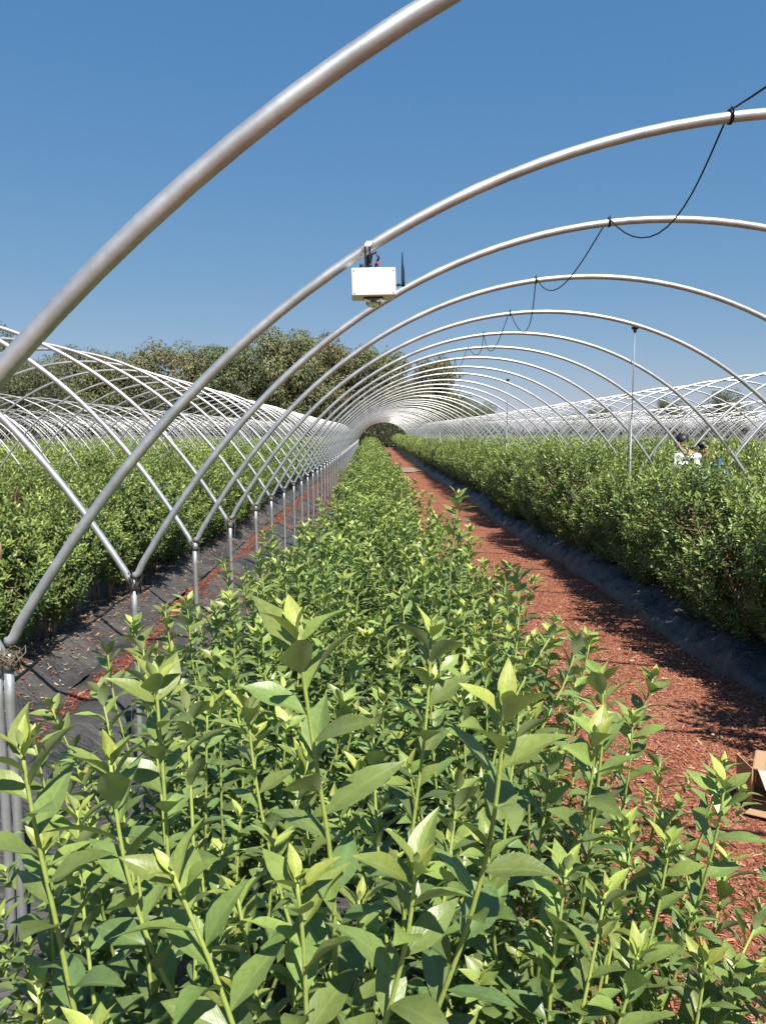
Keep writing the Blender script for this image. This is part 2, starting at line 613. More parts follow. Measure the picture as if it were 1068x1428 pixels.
def chips(name, X, Y, Z, lmin, lmax, pal):
    n = len(X)
    L = rng.uniform(lmin, lmax, n)
    W = L * rng.uniform(0.16, 0.38, n)
    T = W * rng.uniform(0.25, 0.5, n)
    a = rng.uniform(0, math.pi * 2, n)
    tilt = rng.normal(0, 0.28, n)
    roll = rng.normal(0, 0.4, n)
    base = np.array([(-.5, -.35, 0), (.5, -.5, 0), (.42, .5, 0), (-.5, .3, 0), (-.35, 0, 1), (.3, .1, 1)])
    F = np.array([(0, 1, 5), (0, 5, 4), (1, 2, 5), (2, 3, 4), (2, 4, 5), (3, 0, 4)])
    P = base[None] * np.stack([L, W, T], -1)[:, None, :]
    cr, sr = np.cos(roll)[:, None], np.sin(roll)[:, None]
    P = np.stack([P[..., 0], cr * P[..., 1] - sr * P[..., 2], sr * P[..., 1] + cr * P[..., 2]], -1)
    ct, st = np.cos(tilt)[:, None], np.sin(tilt)[:, None]
    P = np.stack([ct * P[..., 0] - st * P[..., 2], P[..., 1], st * P[..., 0] + ct * P[..., 2]], -1)
    ca, sa = np.cos(a)[:, None], np.sin(a)[:, None]
    P = np.stack([ca * P[..., 0] - sa * P[..., 1], sa * P[..., 0] + ca * P[..., 1], P[..., 2]], -1)
    P += np.stack([X, Y, Z + rng.uniform(0, 0.006, n)], -1)[:, None, :]
    c = np.array(pal)[rng.integers(0, len(pal), n)] * rng.uniform(0.65, 1.25, n)[:, None]
    me = mesh_np(name, P.reshape(-1, 3), (F[None] + 6 * np.arange(n)[:, None, None]).reshape(-1, 3), tint=np.repeat(c, 6, 0), smooth=False)
    return link(name, me, M_CHIP)


PAL = [(0.27, 0.090, 0.056), (0.31, 0.112, 0.068), (0.21, 0.066, 0.043), (0.37, 0.17, 0.105), (0.135, 0.046, 0.031), (0.46, 0.28, 0.18), (0.29, 0.100, 0.060)]
n = 62000
cy = 2.0 + 9.5 * rng.random(n) ** 1.6
cx = rng.uniform(0.42, 2.62, n)
tag(chips('bark_chips', cx, cy, path_z(cx, cy) + rise(cy) + 0.001, 0.007, 0.028, PAL), 'loose red bark chips covering the path beside the young row', 'bark chips', kind='stuff')
n = 1500
cy = 2.0 + 6 * rng.random(n) ** 1.3
cx = rng.uniform(0.45, 2.55, n)
tag(chips('coarse_bark_chips', cx, cy, path_z(cx, cy) + rise(cy) + 0.004, 0.02, 0.052, [(0.42, 0.22, 0.13), (0.5, 0.33, 0.22), (0.3, 0.12, 0.07)]), 'coarser pale splinters strewn over the bark path', 'bark chips', kind='stuff')
cy = rng.uniform(3.2, 22, 14000)
cx = -1.93 + rng.normal(0, 0.05, 14000) + 0.06 * np.sin(cy * 1.3)
k = rng.random(14000) < 0.35 + 0.65 * (vnoise(cy * 1.1, cy * 0, 31) > 0.42)
cx, cy = cx[k], cy[k]
cx2 = rng.uniform(-2.0, -0.8, 26000)
cy2 = rng.uniform(5.5, 40, 26000)
k = vnoise(cx2 * 2.2, cy2 * 1.0, 33) > 0.62 - np.clip((cy2 - 6) * 0.025, 0, 0.30)
cx, cy = np.concatenate([cx, cx2[k]]), np.concatenate([cy, cy2[k]])
sc_ = 1 + np.clip((cy - 8) * 0.05, 0, 1.2)
tag(chips('bark_chips', cx, cy, gully_z(cx, cy) + rise(cy) + 0.004, 0.010, 0.040, [(c[0] * 0.8, c[1] * 0.62, c[2] * 0.6) for c in PAL]), 'scattered red bark chips lying on the grey mat by the posts', 'bark chips', kind='stuff')

# ------------------------------------------------------------------ tunnel hoops
TH = np.linspace(-1.075, 1.075, 63)
RR = 2.2739 - .1777 * TH ** 2 + .0578 * TH ** 4 + .024 * TH ** 6
HX, HH = RR * np.sin(TH), -1.4974 + RR * np.cos(TH)
FX, FH = 1.9587, -0.512


def bez(p0, p1, p2, p3, n):
    t = np.linspace(0, 1, n)[:, None]
    return (1 - t) ** 3 * p0 + 3 * (1 - t) ** 2 * t * p1 + 3 * (1 - t) * t * t * p2 + t ** 3 * p3


d_ = np.array([HX[-1] - HX[-2], HH[-1] - HH[-2]])
d_ /= np.linalg.norm(d_)
e0 = np.array([HX[-1], HH[-1]])
tail = bez(e0, e0 + d_ * 0.035, np.array([FX - 0.022, FH]), np.array([FX, FH]), 7)[1:]
PRO = np.concatenate([(tail * [-1, 1])[::-1], np.stack([HX, HH], -1), tail])     # profile in hoop spacings
PIPE_R = 0.0180
hoop_cache = {}


def hoop_mesh(v, sides=12, step=1):
    key = (v, sides, step)
    if key not in hoop_cache:
        r = np.random.default_rng(100 + v)
        P = np.zeros((len(PRO), 3))
        P[:, 0], P[:, 2] = PRO[:, 0] * S, PRO[:, 1] * S
        w = np.cos(PRO[:, 0] / FX * math.pi / 2)
        P[:, 0] += w * r.normal(0, 0.02)
        P[:, 1] += w * r.normal(0, 0.02)
        P[:, 2] += w * r.normal(0, 0.015)
        if step > 1:
            idx = sorted(set(list(range(0, len(P), step)) + [len(P) - 1]))
            P = P[idx]
        m = MB()
        m.tube(P, PIPE_R, sides)
        hoop_cache[key] = m.mesh('tunnel_hoop')
        hoop_cache[key].materials.append(M_GALV)
    return hoop_cache[key]


DZ = [0.122, 0.003, -0.001, -0.007, -0.029, 0.051, -0.012, -0.007, -0.002]
DH = [0.002, -0.031, 0.0, 0.001, -0.011, 0.003, 0.006, 0.016, 0.013]
NH = 58


def hoop_y(k):
    d = DZ[k + 1] if k + 1 < len(DZ) else 0.03 * math.sin(k * 12.9898) 
    return (1.823 + k + d) * S


FOOTZ = lambda k: CAMH + FH * S + riz(hoop_y(k))


def hoop(k, off, label, group=None, low=0.0):
    step = 1 if k < 8 else (2 if k < 20 else 3)
    sides = 16 if k < 3 else (10 if k < 12 else 6)
    o = link('tunnel_hoop', hoop_mesh((k * 7 + off * 3 + 21) % 6 if off or k > 7 else 90, sides, step))
    dh = (DH[k + 1] if k + 1 < len(DH) and off == 0 else 0.0) * S
    o.location = (XC + off * PITCHX, hoop_y(k) + (0.028 if off else 0), CAMH + riz(hoop_y(k)) - low)
    if off == 0:
        o.scale = (1, 1, 1 + dh / (0.777 * S))
    return tag(o, label, 'hoop', group)


# the first eight hoops of the central tunnel are kept regular (mesh 90)
def straight_hoop_seed():
    global hoop_mesh
    for sides in (16, 10):
        P = np.zeros((len(PRO), 3))
        P[:, 0], P[:, 2] = PRO[:, 0] * S, PRO[:, 1] * S
        m = MB()
        m.tube(P, PIPE_R, sides)
        me = m.mesh('tunnel_hoop')
        me.materials.append(M_GALV)
        hoop_cache[(90, sides, 1)] = me


straight_hoop_seed()
HL = ['nearest galvanised hoop, running from the left edge out of the top of the picture',
      'galvanised hoop that carries the white sensor box',
      'galvanised hoop just behind the white sensor box, its foot bound with dark netting',
      'fourth galvanised hoop of the central tunnel, two behind the sensor box',
      'fifth galvanised hoop of the central tunnel, meeting the tip of the nearest slim pole',
      'sixth galvanised hoop of the central tunnel, counted from the camera',
      'seventh galvanised hoop of the central tunnel, counted from the camera',
      'eighth galvanised hoop of the central tunnel, counted from the camera',
      'ninth galvanised hoop of the central tunnel, counted from the camera']
for k in range(-1, NH):
    if k + 1 < len(HL):
        hoop(k, 0, HL[k + 1], 'hoops of the central tunnel')
    else:
        hoop(k, 0, 'one of the far galvanised hoops crowding towards the end of the central tunnel', 'hoops of the central tunnel')
LL = ['galvanised hoop of the left tunnel whose low end just shows at the left edge',
      'galvanised hoop of the left tunnel meeting the netting-bound post',
      'galvanised hoop of the left tunnel springing from the third visible post',
      'galvanised hoop of the left tunnel springing from the fourth visible post']
for k in range(0, NH):
    hoop(k, -1, LL[k] if k < 4 else 'one of the receding galvanised hoops of the tunnel left of the posts', 'hoops of the left tunnel', 0.05)
for k in range(5, NH):
    hoop(k, -2, 'one of the thin pale hoops of the second tunnel to the left', 'hoops of the second tunnel left', 0.05)
for k in range(2, NH):
    hoop(k, 1, 'one of the pale hoops of the tunnel right of the tall hedge', 'hoops of the right tunnel')
for k in range(10, NH):
    hoop(k, 2, 'one of the thin pale hoops of the second tunnel to the right', 'hoops of the second tunnel right')
m = MB()
for off in (-3, -4, -5, 3, 4, 5):
    for k in range(14 + 6 * (abs(off) - 3), NH):
        P = np.zeros((len(PRO), 3))
        P[:, 0], P[:, 2] = PRO[:, 0] * S, PRO[:, 1] * S
        P = P[sorted(set(list(range(0, len(P), 4)) + [len(P) - 1]))]
        P += (XC + off * PITCHX, hoop_y(k), CAMH + riz(hoop_y(k)) - (0.05 if off < 0 else 0))
        m.tube(P, PIPE_R, 5, cap=False)
tag(link('distant_hoops', m.mesh('distant_hoops'), M_GALV), 'mass of far pale hoops in the outer tunnels on both sides', 'hoops', kind='stuff')

# ------------------------------------------------------------------ posts under the hoop feet
PL = ['leftmost post, doubled pipe at the left edge, joint wrapped with dry grass',
      'second post from the left edge, joint bound with dark netting',
      'third post from the left edge, standing behind the nearest leafy shoots',
      'fourth post from the left edge with thin wires hanging beside it',
      'fifth post from the left edge beside red bark chips',
      'sixth post from the left edge in the gully of red bark',
      'seventh post from the left edge in the gully of red bark']
pm_cache = {}


def post_mesh(hgt, sides):
    key = (round(hgt, 3), sides)
    if key not in pm_cache:
        m = MB()
        z = np.linspace(-0.12, hgt, 8)
        m.tube(np.stack([0.004 * np.sin(z * 5), 0 * z, z], -1), 0.0165, sides)
        m.tube([(0, 0, hgt - 0.05), (0, 0, hgt + 0.012)], 0.021, sides)
        pm_cache[key] = m.mesh('post_pipe')
        pm_cache[key].materials.append(M_GALV)
    return pm_cache[key]


def tangle(name, n, rad, mat, parent, seed, thick=0.0022, drop=0.0):
    r = np.random.default_rng(seed)
    m = MB()
    for i in range(n):
        k = r.integers(7, 14)
        ph = r.uniform(0, 6.28)
        a = ph + np.linspace(0, r.uniform(3, 9), k)
        R = rad * r.uniform(0.5, 1.25) * (1 + 0.5 * r.normal(0, 0.3, k))
        P = np.stack([R * np.cos(a) * 1.6, R * np.sin(a), r.normal(0, rad * 0.5, k) - drop * r.random(k) ** 2], -1)
        m.tube(P, thick * r.uniform(0.6, 1.6), 4, cap=False)
    o = link(name, m.mesh(name), mat, parent)
    return o


for line, (fx, kk) in enumerate([(FOOTX, range(0, NH)), (FOOTX + PITCHX, range(0, 40)), (FOOTX - PITCHX, range(3, 40))]):
    for k in kk:
        y = hoop_y(k)
        topz = FOOTZ(k) - PIPE_R - 0.008 - (0.05 if line == 2 else 0)
        gz = riz(y) - 0.005
        if line == 0 and k < 7:
            lab = PL[k]
        elif line == 0:
            lab = 'one of the far posts in the line left of the young row'
        elif line == 1:
            lab = 'galvanised post behind the tall right hedge, under the hoop feet'
        else:
            lab = 'galvanised post among the bushes of the left tunnel'
        e = tag(link('hoop_post', None, loc=(fx, y + 0.014, gz)), lab, 'post', 'posts under the hoop feet')
        e.empty_display_size = 0.1
        link('pipe', post_mesh(topz - gz, 12 if k < 6 else 6), None, e)
        if line == 0 and k == 0:
            p2 = link('pipe', post_mesh(topz - gz - 0.02, 12), None, e)
            p2.location = (-0.045, 0.01, 0)
        if line == 0 and k < 9:
            zz = topz - gz
            if k == 0:
                t_ = tangle('grass_tie', 26, 0.025, M_TWINE, e, 3, 0.0014, 0.07)
            elif k == 1:
                t_ = tangle('netting_tie', 26, 0.019, M_DARKTIE, e, 4, 0.0018, 0.10)
            else:
                t_ = tangle('wire_tie', 12, 0.024, M_TWINE, e, 40 + k, 0.0014, 0.02)
            t_.location = (0, 0, zz + 0.02)
            if k >= 1:
                for s_ in (-1, 1):
                    mw = MB()
                    zz_ = np.linspace(0.0, zz, 8)
                    mw.tube(np.stack([s_ * (0.03 + 0.012 * np.sin(zz_ * 4 + k)), 0 * zz_ + 0.01, zz_], -1), 0.0014, 4)
                    link('wire', mw.mesh('wire'), M_TWINE, e)

# slim riser poles standing in the right hedge
POLEX = 2.77
for i, y in enumerate((8.2, 15.7, 23.2, 30.7, 38.2)):
    topz = 2.91 + riz(y)
    lab = ['slim vertical pole in the hedge, nearest of its row, left of the workers', 'second slim vertical pole, smaller and further up the hedge'][i] if i < 2 else 'tiny far vertical pole rising from the right hedge'
    e = tag(link('prop_pole', None, loc=(POLEX, y - 0.03, riz(y) + 0.02)), lab, 'pole', 'vertical poles along the right hedge')
    hh = topz - riz(y) - 0.02
    m = MB()
    m.tube([(0, 0, 0), (0.004, 0, hh * 0.35), (0.002, 0, hh * 0.66)], 0.0115, 10)
    link('pipe', m.mesh('pipe'), M_POLE, e)
    m = MB()
    m.tube([(0.006, 0, hh * 0.6), (0.012, 0, hh - 0.02)], 0.0062, 8)
    link('rod', m.mesh('rod'), M_POLE, e)
    m = MB()
    m.tube([(-0.022, 0, hh * 0.5), (-0.02, 0, hh * 0.74)], 0.005, 6)
    link('side_rod', m.mesh('side_rod'), M_POLE, e)
    m = MB()
    m.box((0.012, 0, hh - 0.03), (0.06, 0.05, 0.03), bev=0.005)
    m.tube([(0.012, 0, hh - 0.075), (0.012, 0, hh - 0.03)], 0.018, 8)
    link('bracket', m.mesh('bracket'), M_BLACK, e)

# ------------------------------------------------------------------ sagging cable tied to the hoop tops
ATT = [(-1, 1.35, None), (0, 1018, 154), (1, 849, 304), (2, 747, 388), (3, 711, 435), (4, 674, 466), (5, 652, 487), (6, 634, 503), (7, 618, 515)]
pts = []
for (k, ax, ay) in ATT:
    y = hoop_y(k)
    X = ax if ay is None else px(ax, ay, y).x
    u = (X - XC) / S
    z = CAMH + float(np.interp(u, PRO[:, 0], PRO[:, 1])) * S * (1 + DH[k + 1] / .777) + PIPE_R + 0.004 + riz(y)
    pts.append(Vector((X, y, z)))
SAG = [0.03, 0.22, 0.20, 0.27, 0.27, 0.16, 0.2, 0.16]
cable_pts = []
for i in range(len(pts) - 1):
    a_, b_ = pts[i], pts[i + 1]
    for j in range(14):
        t = j / 14
        p = a_.lerp(b_, t)
        # slack lies towards the far tie, so the near part drops steeply
        p.z -= SAG[i] * 4 * (t ** 1.25) * (1 - t) * 1.1
        p.x += 0.05 * math.sin(t * math.pi) * (1 if i % 2 else -0.3)
        cable_pts.append(tuple(p))
cable_pts.append(tuple(pts[-1]))
cb = tag(link('hanging_cable', None, loc=pts[1]), 'thin black cable sagging from hoop to hoop along the tunnel top', 'cable')
m = MB()
m.tube(np.array(cable_pts) - np.array(pts[1]), 0.0036, 6)
link('wire', m.mesh('wire'), M_CABLE, cb)
for p in pts[1:6]:
    m = MB()
    a = np.linspace(0, 2 * math.pi * 2.3, 26)
    m.tube(np.stack([0.012 * (a / a[-1] - .5), (PIPE_R + 0.004) * np.cos(a), (PIPE_R + 0.004) * np.sin(a) - PIPE_R - 0.002], -1), 0.003, 5)
    m.tube([(0, 0, 0), (0.004, -0.004, 0.016)], 0.003, 5)
    o = link('tie', m.mesh('tie'), M_CABLE, cb)
    o.location = p - pts[1]

# ------------------------------------------------------------------ sensor box on the second hoop
yS = hoop_y(0)
bc = px(520, 397, yS - 0.012)
sb = tag(link('sensor_box', None, loc=bc), 'white plastic sensor box with black antenna clamped under the second hoop', 'sensor')
sb.rotation_euler = (0.02, -0.03, 0.04)
m = MB()
m.box((0, 0.008, 0), (0.138, 0.100, 0.084), bev=0.004)
link('housing', m.mesh('housing', False), M_WHITE, sb)
m = MB()
m.box((0, -0.0505, 0), (0.140, 0.014, 0.086), bev=0.003)
ld = link('lid', m.mesh('lid', False), M_WHITE, sb)
for sx_ in (-0.062, 0.062):
    for sz_ in (-0.035, 0.035):
        m = MB()
        m.tube([(sx_, -0.0574, sz_), (sx_, -0.0585, sz_)], 0.003, 10)
        link('screw', m.mesh('screw'), M_TAPE, ld)
m = MB()
m.box((0, -0.0, -0.0445), (0.062, 0.062, 0.006), bev=0.002)
link('dome_plate', m.mesh('dome_plate', False), M_BLACK, sb)


def lathe(profile, sides=20):
    m = MB()
    pr = np.array(profile)
    a = np.linspace(0, 2 * math.pi, sides, endpoint=False)
    V = np.stack([pr[:, None, 0] * np.cos(a), pr[:, None, 0] * np.sin(a), pr[:, None, 1] + 0 * a], -1).reshape(-1, 3)
    q = [(i * sides + j, i * sides + (j + 1) % sides, (i + 1) * sides + (j + 1) % sides, (i + 1) * sides + j) for i in range(len(pr) - 1) for j in range(sides)]
    m.add(V, q)
    return m


t = np.linspace(0, math.pi / 2, 8)
o = link('dome', lathe([(0.030 * math.cos(x), -0.0475 - 0.026 * math.sin(x)) for x in t]).mesh('dome'), M_GLASS, sb)
o = link('lens', lathe([(0.014, -0.047), (0.014, -0.056), (0.008, -0.060), (0.0005, -0.061)], 14).mesh('lens'), M_BLACK, o)
m = MB()
m.tube([(0.070, 0, -0.002), (0.083, 0, -0.002)], 0.0045, 10)
m.tube([(0.083, 0, -0.002), (0.097, 0, -0.002)], 0.0035, 10)
an = link('antenna', m.mesh('antenna'), M_BLACK, sb)
m = MB()
m.tube([(0.098, 0, -0.008), (0.098, 0, 0.012), (0.0982, 0, 0.05), (0.0975, 0, 0.065), (0.0975, 0, 0.098), (0.0975, 0, 0.1)], [0.0055, 0.0058, 0.0048, 0.0030, 0.0022, 0.0012], 12)
link('whip', m.mesh('whip'), M_BLACK, an)
pz = CAMH + float(np.interp((bc.x - 0.016 - XC) / S, PRO[:, 0], PRO[:, 1])) * S * (1 + DH[1] / .777) - bc.z
br = MB()
a = np.linspace(0, 2 * math.pi, 17)
py = yS - bc.y
for dx in (-0.009, -0.0045, 0.0, 0.0045, 0.009):
    br.tube(np.stack([-0.016 + dx + 0 * a + 0.6 * (PIPE_R + 0.004) * np.sin(a), py + (PIPE_R + 0.004) * np.cos(a), pz + (PIPE_R + 0.004) * np.sin(a)], -1), 0.0035, 6, cap=False)
cl = link('clamp', br.mesh('clamp'), M_GALV, sb)
m = MB()
m.box((-0.022, py - 0.023, (pz + 0.043) / 2), (0.007, 0.006, pz - 0.043), bev=0.001)
m.box((-0.008, py - 0.023, (pz + 0.043) / 2), (0.007, 0.006, pz - 0.043), bev=0.001)
m.box((-0.015, py + 0.023, (pz + 0.043) / 2), (0.014, 0.006, pz - 0.043), bev=0.001)
link('bracket', m.mesh('bracket', False), M_BLACK, sb)
for gx_ in (-0.036, -0.008, 0.012):
    m = MB()
    m.tube([(gx_, -0.02, 0.043), (gx_, -0.02, 0.052)], 0.008, 8)
    m.tube([(gx_, -0.02, 0.052), (gx_, -0.02, 0.062)], 0.0055, 8)
    link('cable_gland', m.mesh('cable_gland'), M_BLACK, sb)
m = MB()
m.tube([(0.012, -0.02, 0.06), (0.02, -0.022, 0.08), (0.012, -0.02, 0.097), (-0.002, -0.015, 0.092), (-0.008, -0.02, 0.062)], 0.0042, 7)
link('lead', m.mesh('lead'), M_BLACK, sb)
m = MB()
m.box((0.018, -0.026, 0.064), (0.016, 0.004, 0.006), bev=0.001)
link('red_clip', m.mesh('red_clip', False), M_RED, sb)

# ------------------------------------------------------------------ drip hose on the left mat
m = MB()
yy = np.concatenate([np.arange(1.5, 14, 0.25), np.arange(14, 60, 1.0)])
xx = -2.33 + 0.02 * np.sin(yy * 1.7) + 0.012 * np.sin(yy * 4.1)
m.tube(np.stack([xx, yy, bermL_z(xx, yy) + rise(yy) + 0.010], -1), 0.009, 7)
tag(link('drip_hose', m.mesh('drip_hose'), M_CABLE), 'black drip hose lying along the mat before the left bushes', 'hose')

# dry leaf litter under the left bushes
n = 9000
cy = 2.5 + 14 * rng.random(n) ** 1.4
cx = rng.normal(-2.55, 0.22, n)
tag(chips('leaf_litter', cx, cy, bermL_z(cx, cy) + rise(cy) + 0.004, 0.012, 0.05, [(0.30, 0.20, 0.13), (0.38, 0.29, 0.2), (0.22, 0.12, 0.08), (0.26, 0.10, 0.06)]), 'dry brown leaf litter on the mat under the left bushes', 'leaf litter', kind='stuff')

# ------------------------------------------------------------------ leaves and shoots
def leaf_tmpl(ns, nh, droop=0.25, fold=0.25, wave=0.0, wid=0.215, twist=0.0, ph=0.0):
    t = np.linspace(0, 1, ns)
    w = wid * np.sin(math.pi * np.clip(t, 0, 1) ** 0.9) ** 1.12 + 0.014 * (1 - t)
    us = np.linspace(-1, 1, 2 * nh + 1)
    T, U = np.meshgrid(t, us, indexing='ij')
    Wd = np.repeat(w[:, None], len(us), 1)
    X = U * Wd
    Y = T * (1 - 0.12 * droop)
    Z = -droop * T ** 1.9 + fold * np.abs(U) ** 1.4 * Wd + wave * np.sin(T * 9 + ph + U) * np.abs(U) * Wd
    if twist:
        a = twist * T
        X, Z = X * np.cos(a) - Z * np.sin(a) * 0.6, Z + X * np.sin(a)
    V = np.stack([X, Y, Z], -1).reshape(-1, 3)
    nc = len(us)
    F = [(i * nc + j, i * nc + j + 1, (i + 1) * nc + j + 1, (i + 1) * nc + j) for i in range(ns - 1) for j in range(nc - 1)]
    luv = np.stack([U * Wd / wid, T, 0 * T], -1).reshape(-1, 3)
    return V, np.array(F), luv


def leaves_joined(name, tm, O, Yd, Zn, S_, tint, mat):
    V, F, luv = tm
    O, Yd, Zn = np.asarray(O), np.asarray(Yd), np.asarray(Zn)
    Xd = np.cross(Yd, Zn)
    n = len(O)
    P = O[:, None] + np.asarray(S_)[:, None, None] * (V[None, :, 0:1] * Xd[:, None] + V[None, :, 1:2] * Yd[:, None] + V[None, :, 2:3] * Zn[:, None])
    FF = (F[None] + len(V) * np.arange(n)[:, None, None]).reshape(-1, F.shape[1])
    me = mesh_np(name, P.reshape(-1, 3), FF, tint=np.repeat(np.asarray(tint), len(V), 0), luv=np.tile(luv, (n, 1)))
    me.materials.append(mat)
    return me


def smooth_path(P, n=40, it=6):
    P = np.asarray(P, float)
    d = np.concatenate([[0], np.cumsum(np.linalg.norm(np.diff(P, axis=0), axis=1))])
    s = np.linspace(0, d[-1], n)
    Q = np.stack([np.interp(s, d, P[:, i]) for i in range(3)], -1)
    for _ in range(it):
        Q[1:-1] = 0.25 * Q[:-2] + 0.5 * Q[1:-1] + 0.25 * Q[2:]
    return Q


YOUNG, MIDL, MATURE = np.array((0.40, 0.455, 0.085)), np.array((0.235, 0.310, 0.070)), np.array((0.125, 0.192, 0.060))


def age_tint(a):
    a = np.clip(np.asarray(a, float), 0, 1)[:, None]
    return np.where(a < 0.4, YOUNG + (MIDL - YOUNG) * a / 0.4, MIDL + (MATURE - MIDL) * (a - 0.4) / 0.6)


def shoot(P, leaf_len, inter, start, r):
    """leaves of one shoot, tip first: lists of origin, direction, normal, size, age"""
    P = np.asarray(P)
    seg = np.linalg.norm(np.diff(P, axis=0), axis=1)
    cum = np.concatenate([[0], np.cumsum(seg)])
    L = cum[-1]
    T = np.gradient(P, axis=0)
    T /= np.linalg.norm(T, axis=1)[:, None]
    O, Y, Z, SZ, AG = [], [], [], [], []
    d, i = 0.0, 0
    phi = r.uniform(0, 6.28)
    vig = r.uniform(0.9, 1.1)
    while d < L * (1 - start):
        s = L - d
        pos = np.array([np.interp(s, cum, P[:, k]) for k in range(3)])
        tv = np.array([np.interp(s, cum, T[:, k]) for k in range(3)])
        tv /= np.linalg.norm(tv)
        ref = np.array([1.0, 0, 0]) if abs(tv[0]) < 0.8 else np.array([0, 1.0, 0])
        u = np.cross(tv, ref)
        u /= np.linalg.norm(u)
        w = np.cross(tv, u)
        rad = math.cos(phi) * u + math.sin(phi) * w
        el = math.radians(np.interp(i, [0, 1, 2, 4, 7, 12, 22], [9, 20, 28, 34, 39, 44, 52]) + r.normal(0, 7))
        y = math.cos(el) * tv + math.sin(el) * rad
        y /= np.linalg.norm(y)
        z = tv - y * (tv @ y)
        if np.linalg.norm(z) < 0.2:
            z = -rad - y * (-rad @ y)
        z /= np.linalg.norm(z)
        x = np.cross(y, z)
        ro = r.normal(0, 0.28)
        z = math.cos(ro) * z + math.sin(ro) * x
        sz = leaf_len * vig * np.interp(i, [0, 1, 2, 3, 5, 8, 12, 24], [0.26, 0.42, 0.60, 0.74, 0.92, 1.04, 1.0, 0.78]) * r.uniform(0.85, 1.12)
        O.append(pos + rad * 0.002)
        Y.append(y)
        Z.append(z)
        SZ.append(sz)
        AG.append(np.interp(i, [0, 3, 8, 16], [0, 0.16, 0.50, 1.0]) + r.normal(0, 0.06))
        d += inter * np.interp(i, [0, 3, 5, 9], [0.10, 0.24, 0.6, 1.0]) * r.uniform(0.8, 1.2)
        phi += 2.399 + r.normal(0, 0.2)
        i += 1
    return O, Y, Z, SZ, AG


def cane_tube(m, P, r0, r1, brown=0.25):
    n = len(P)
    f = np.linspace(0, 1, n)
    c0, c1, c2 = np.array((0.17, 0.10, 0.06)), np.array((0.20, 0.25, 0.06)), np.array((0.30, 0.37, 0.085))
    t = np.where((f < brown)[:, None], c0 + (c1 - c0) * (f / max(brown, 1e-3))[:, None], c1 + (c2 - c1) * np.clip((f - brown) / (1 - brown), 0, 1)[:, None])
    m.tube(P, r0 + (r1 - r0) * f, 7, t)


# leaf meshes shared by the single leaves of the near plants
LEAFV = []
for ai, col in enumerate((YOUNG, MIDL * 1.05, MIDL * 0.5 + MATURE * 0.5, MATURE)):
    vs_ = []
    for v in range(5):
        r = np.random.default_rng(50 + v + 10 * ai)
        tm = leaf_tmpl(7, 2, droop=r.uniform(0.10, 0.34) if ai == 0 else r.uniform(0.12, 0.45), fold=r.uniform(0.15, 0.45) if ai == 0 else r.uniform(0.15, 0.55),
                       wave=r.uniform(0.06, 0.22), wid=r.uniform(0.165, 0.20) if ai == 0 else r.uniform(0.18, 0.225), twist=r.normal(0, 0.4), ph=r.uniform(0, 6))
        me = mesh_np('leaf', tm[0], tm[1], tint=np.tile(col, (len(tm[0]), 1)), luv=tm[2])
        me.materials.append(M_LEAF)
        vs_.append(me)
    LEAFV.append(vs_)
TM_MID = leaf_tmpl(4, 1, 0.35, 0.4, wid=0.23)
TM_FAR = (np.array([(0, 0, 0), (0.22, 0.5, 0.06), (0, 1, -0.15), (-0.22, 0.5, 0.06)]), np.array([(0, 1, 2), (0, 2, 3)]), np.zeros((4, 3)))
BERM = 0.19


def single_leaves(root, base, O, Y, Z, SZ, AG, r, limit):
    b = np.array(base)
    for i in range(min(len(O), limit)):
        a = AG[i]
        ai = 0 if a < 0.2 else 1 if a < 0.5 else 2 if a < 0.85 else 3
        o = bpy.data.objects.new('leaf', LEAFV[ai][int(r.integers(0, 5))])
        COL.objects.link(o)
        o.parent = root
        x = np.cross(Y[i], Z[i])
        s = SZ[i]
        p = O[i] - b
        o.matrix_basis = Matrix(((x[0] * s, Y[i][0] * s, Z[i][0] * s, p[0]), (x[1] * s, Y[i][1] * s, Z[i][1] * s, p[1]), (x[2] * s, Y[i][2] * s, Z[i][2] * s, p[2]), (0, 0, 0, 1)))


def arc(base, top, lean, n=26):
    base, top = np.array(base, float), np.array(top, float)
    h = top[2] - base[2]
    c1 = base + np.array([lean[0], lean[1], h * 0.35])
    c2 = top - np.array([(top[0] - base[0]) * 0.15, (top[1] - base[1]) * 0.15, h * 0.4])
    return bez(base, c1, c2, top, n)


def fill_shoots(r, base, n, zmin, zmax, rad, ll):
    """short side shoots low in the plant"""
    O, Y, Z, SZ, AG = [], [], [], [], []
    for i in range(n):
        a = r.uniform(0, 6.28)
        rr_ = rad * r.uniform(0.15, 1.0) ** 0.6
        p0 = np.array([base[0] + 0.4 * rr_ * math.cos(a), base[1] + 0.4 * rr_ * math.sin(a), base[2] + r.uniform(zmin, zmax) * 0.55])
        p1 = np.array([base[0] + rr_ * math.cos(a), base[1] + rr_ * math.sin(a), p0[2] + r.uniform(0.08, 0.28)])
        P = bez(p0, p0 + (p1 - p0) * [0.6, 0.6, 0.1], p1 - [0, 0, 0.06], p1, 10)
        q = shoot(P, ll * r.uniform(0.8, 1.15), 0.017, 0.1, r)
        for A, B in zip((O, Y, Z, SZ, AG), q):
            A += B
    return O, Y, Z, SZ, [min(1, x + 0.25) for x in AG]


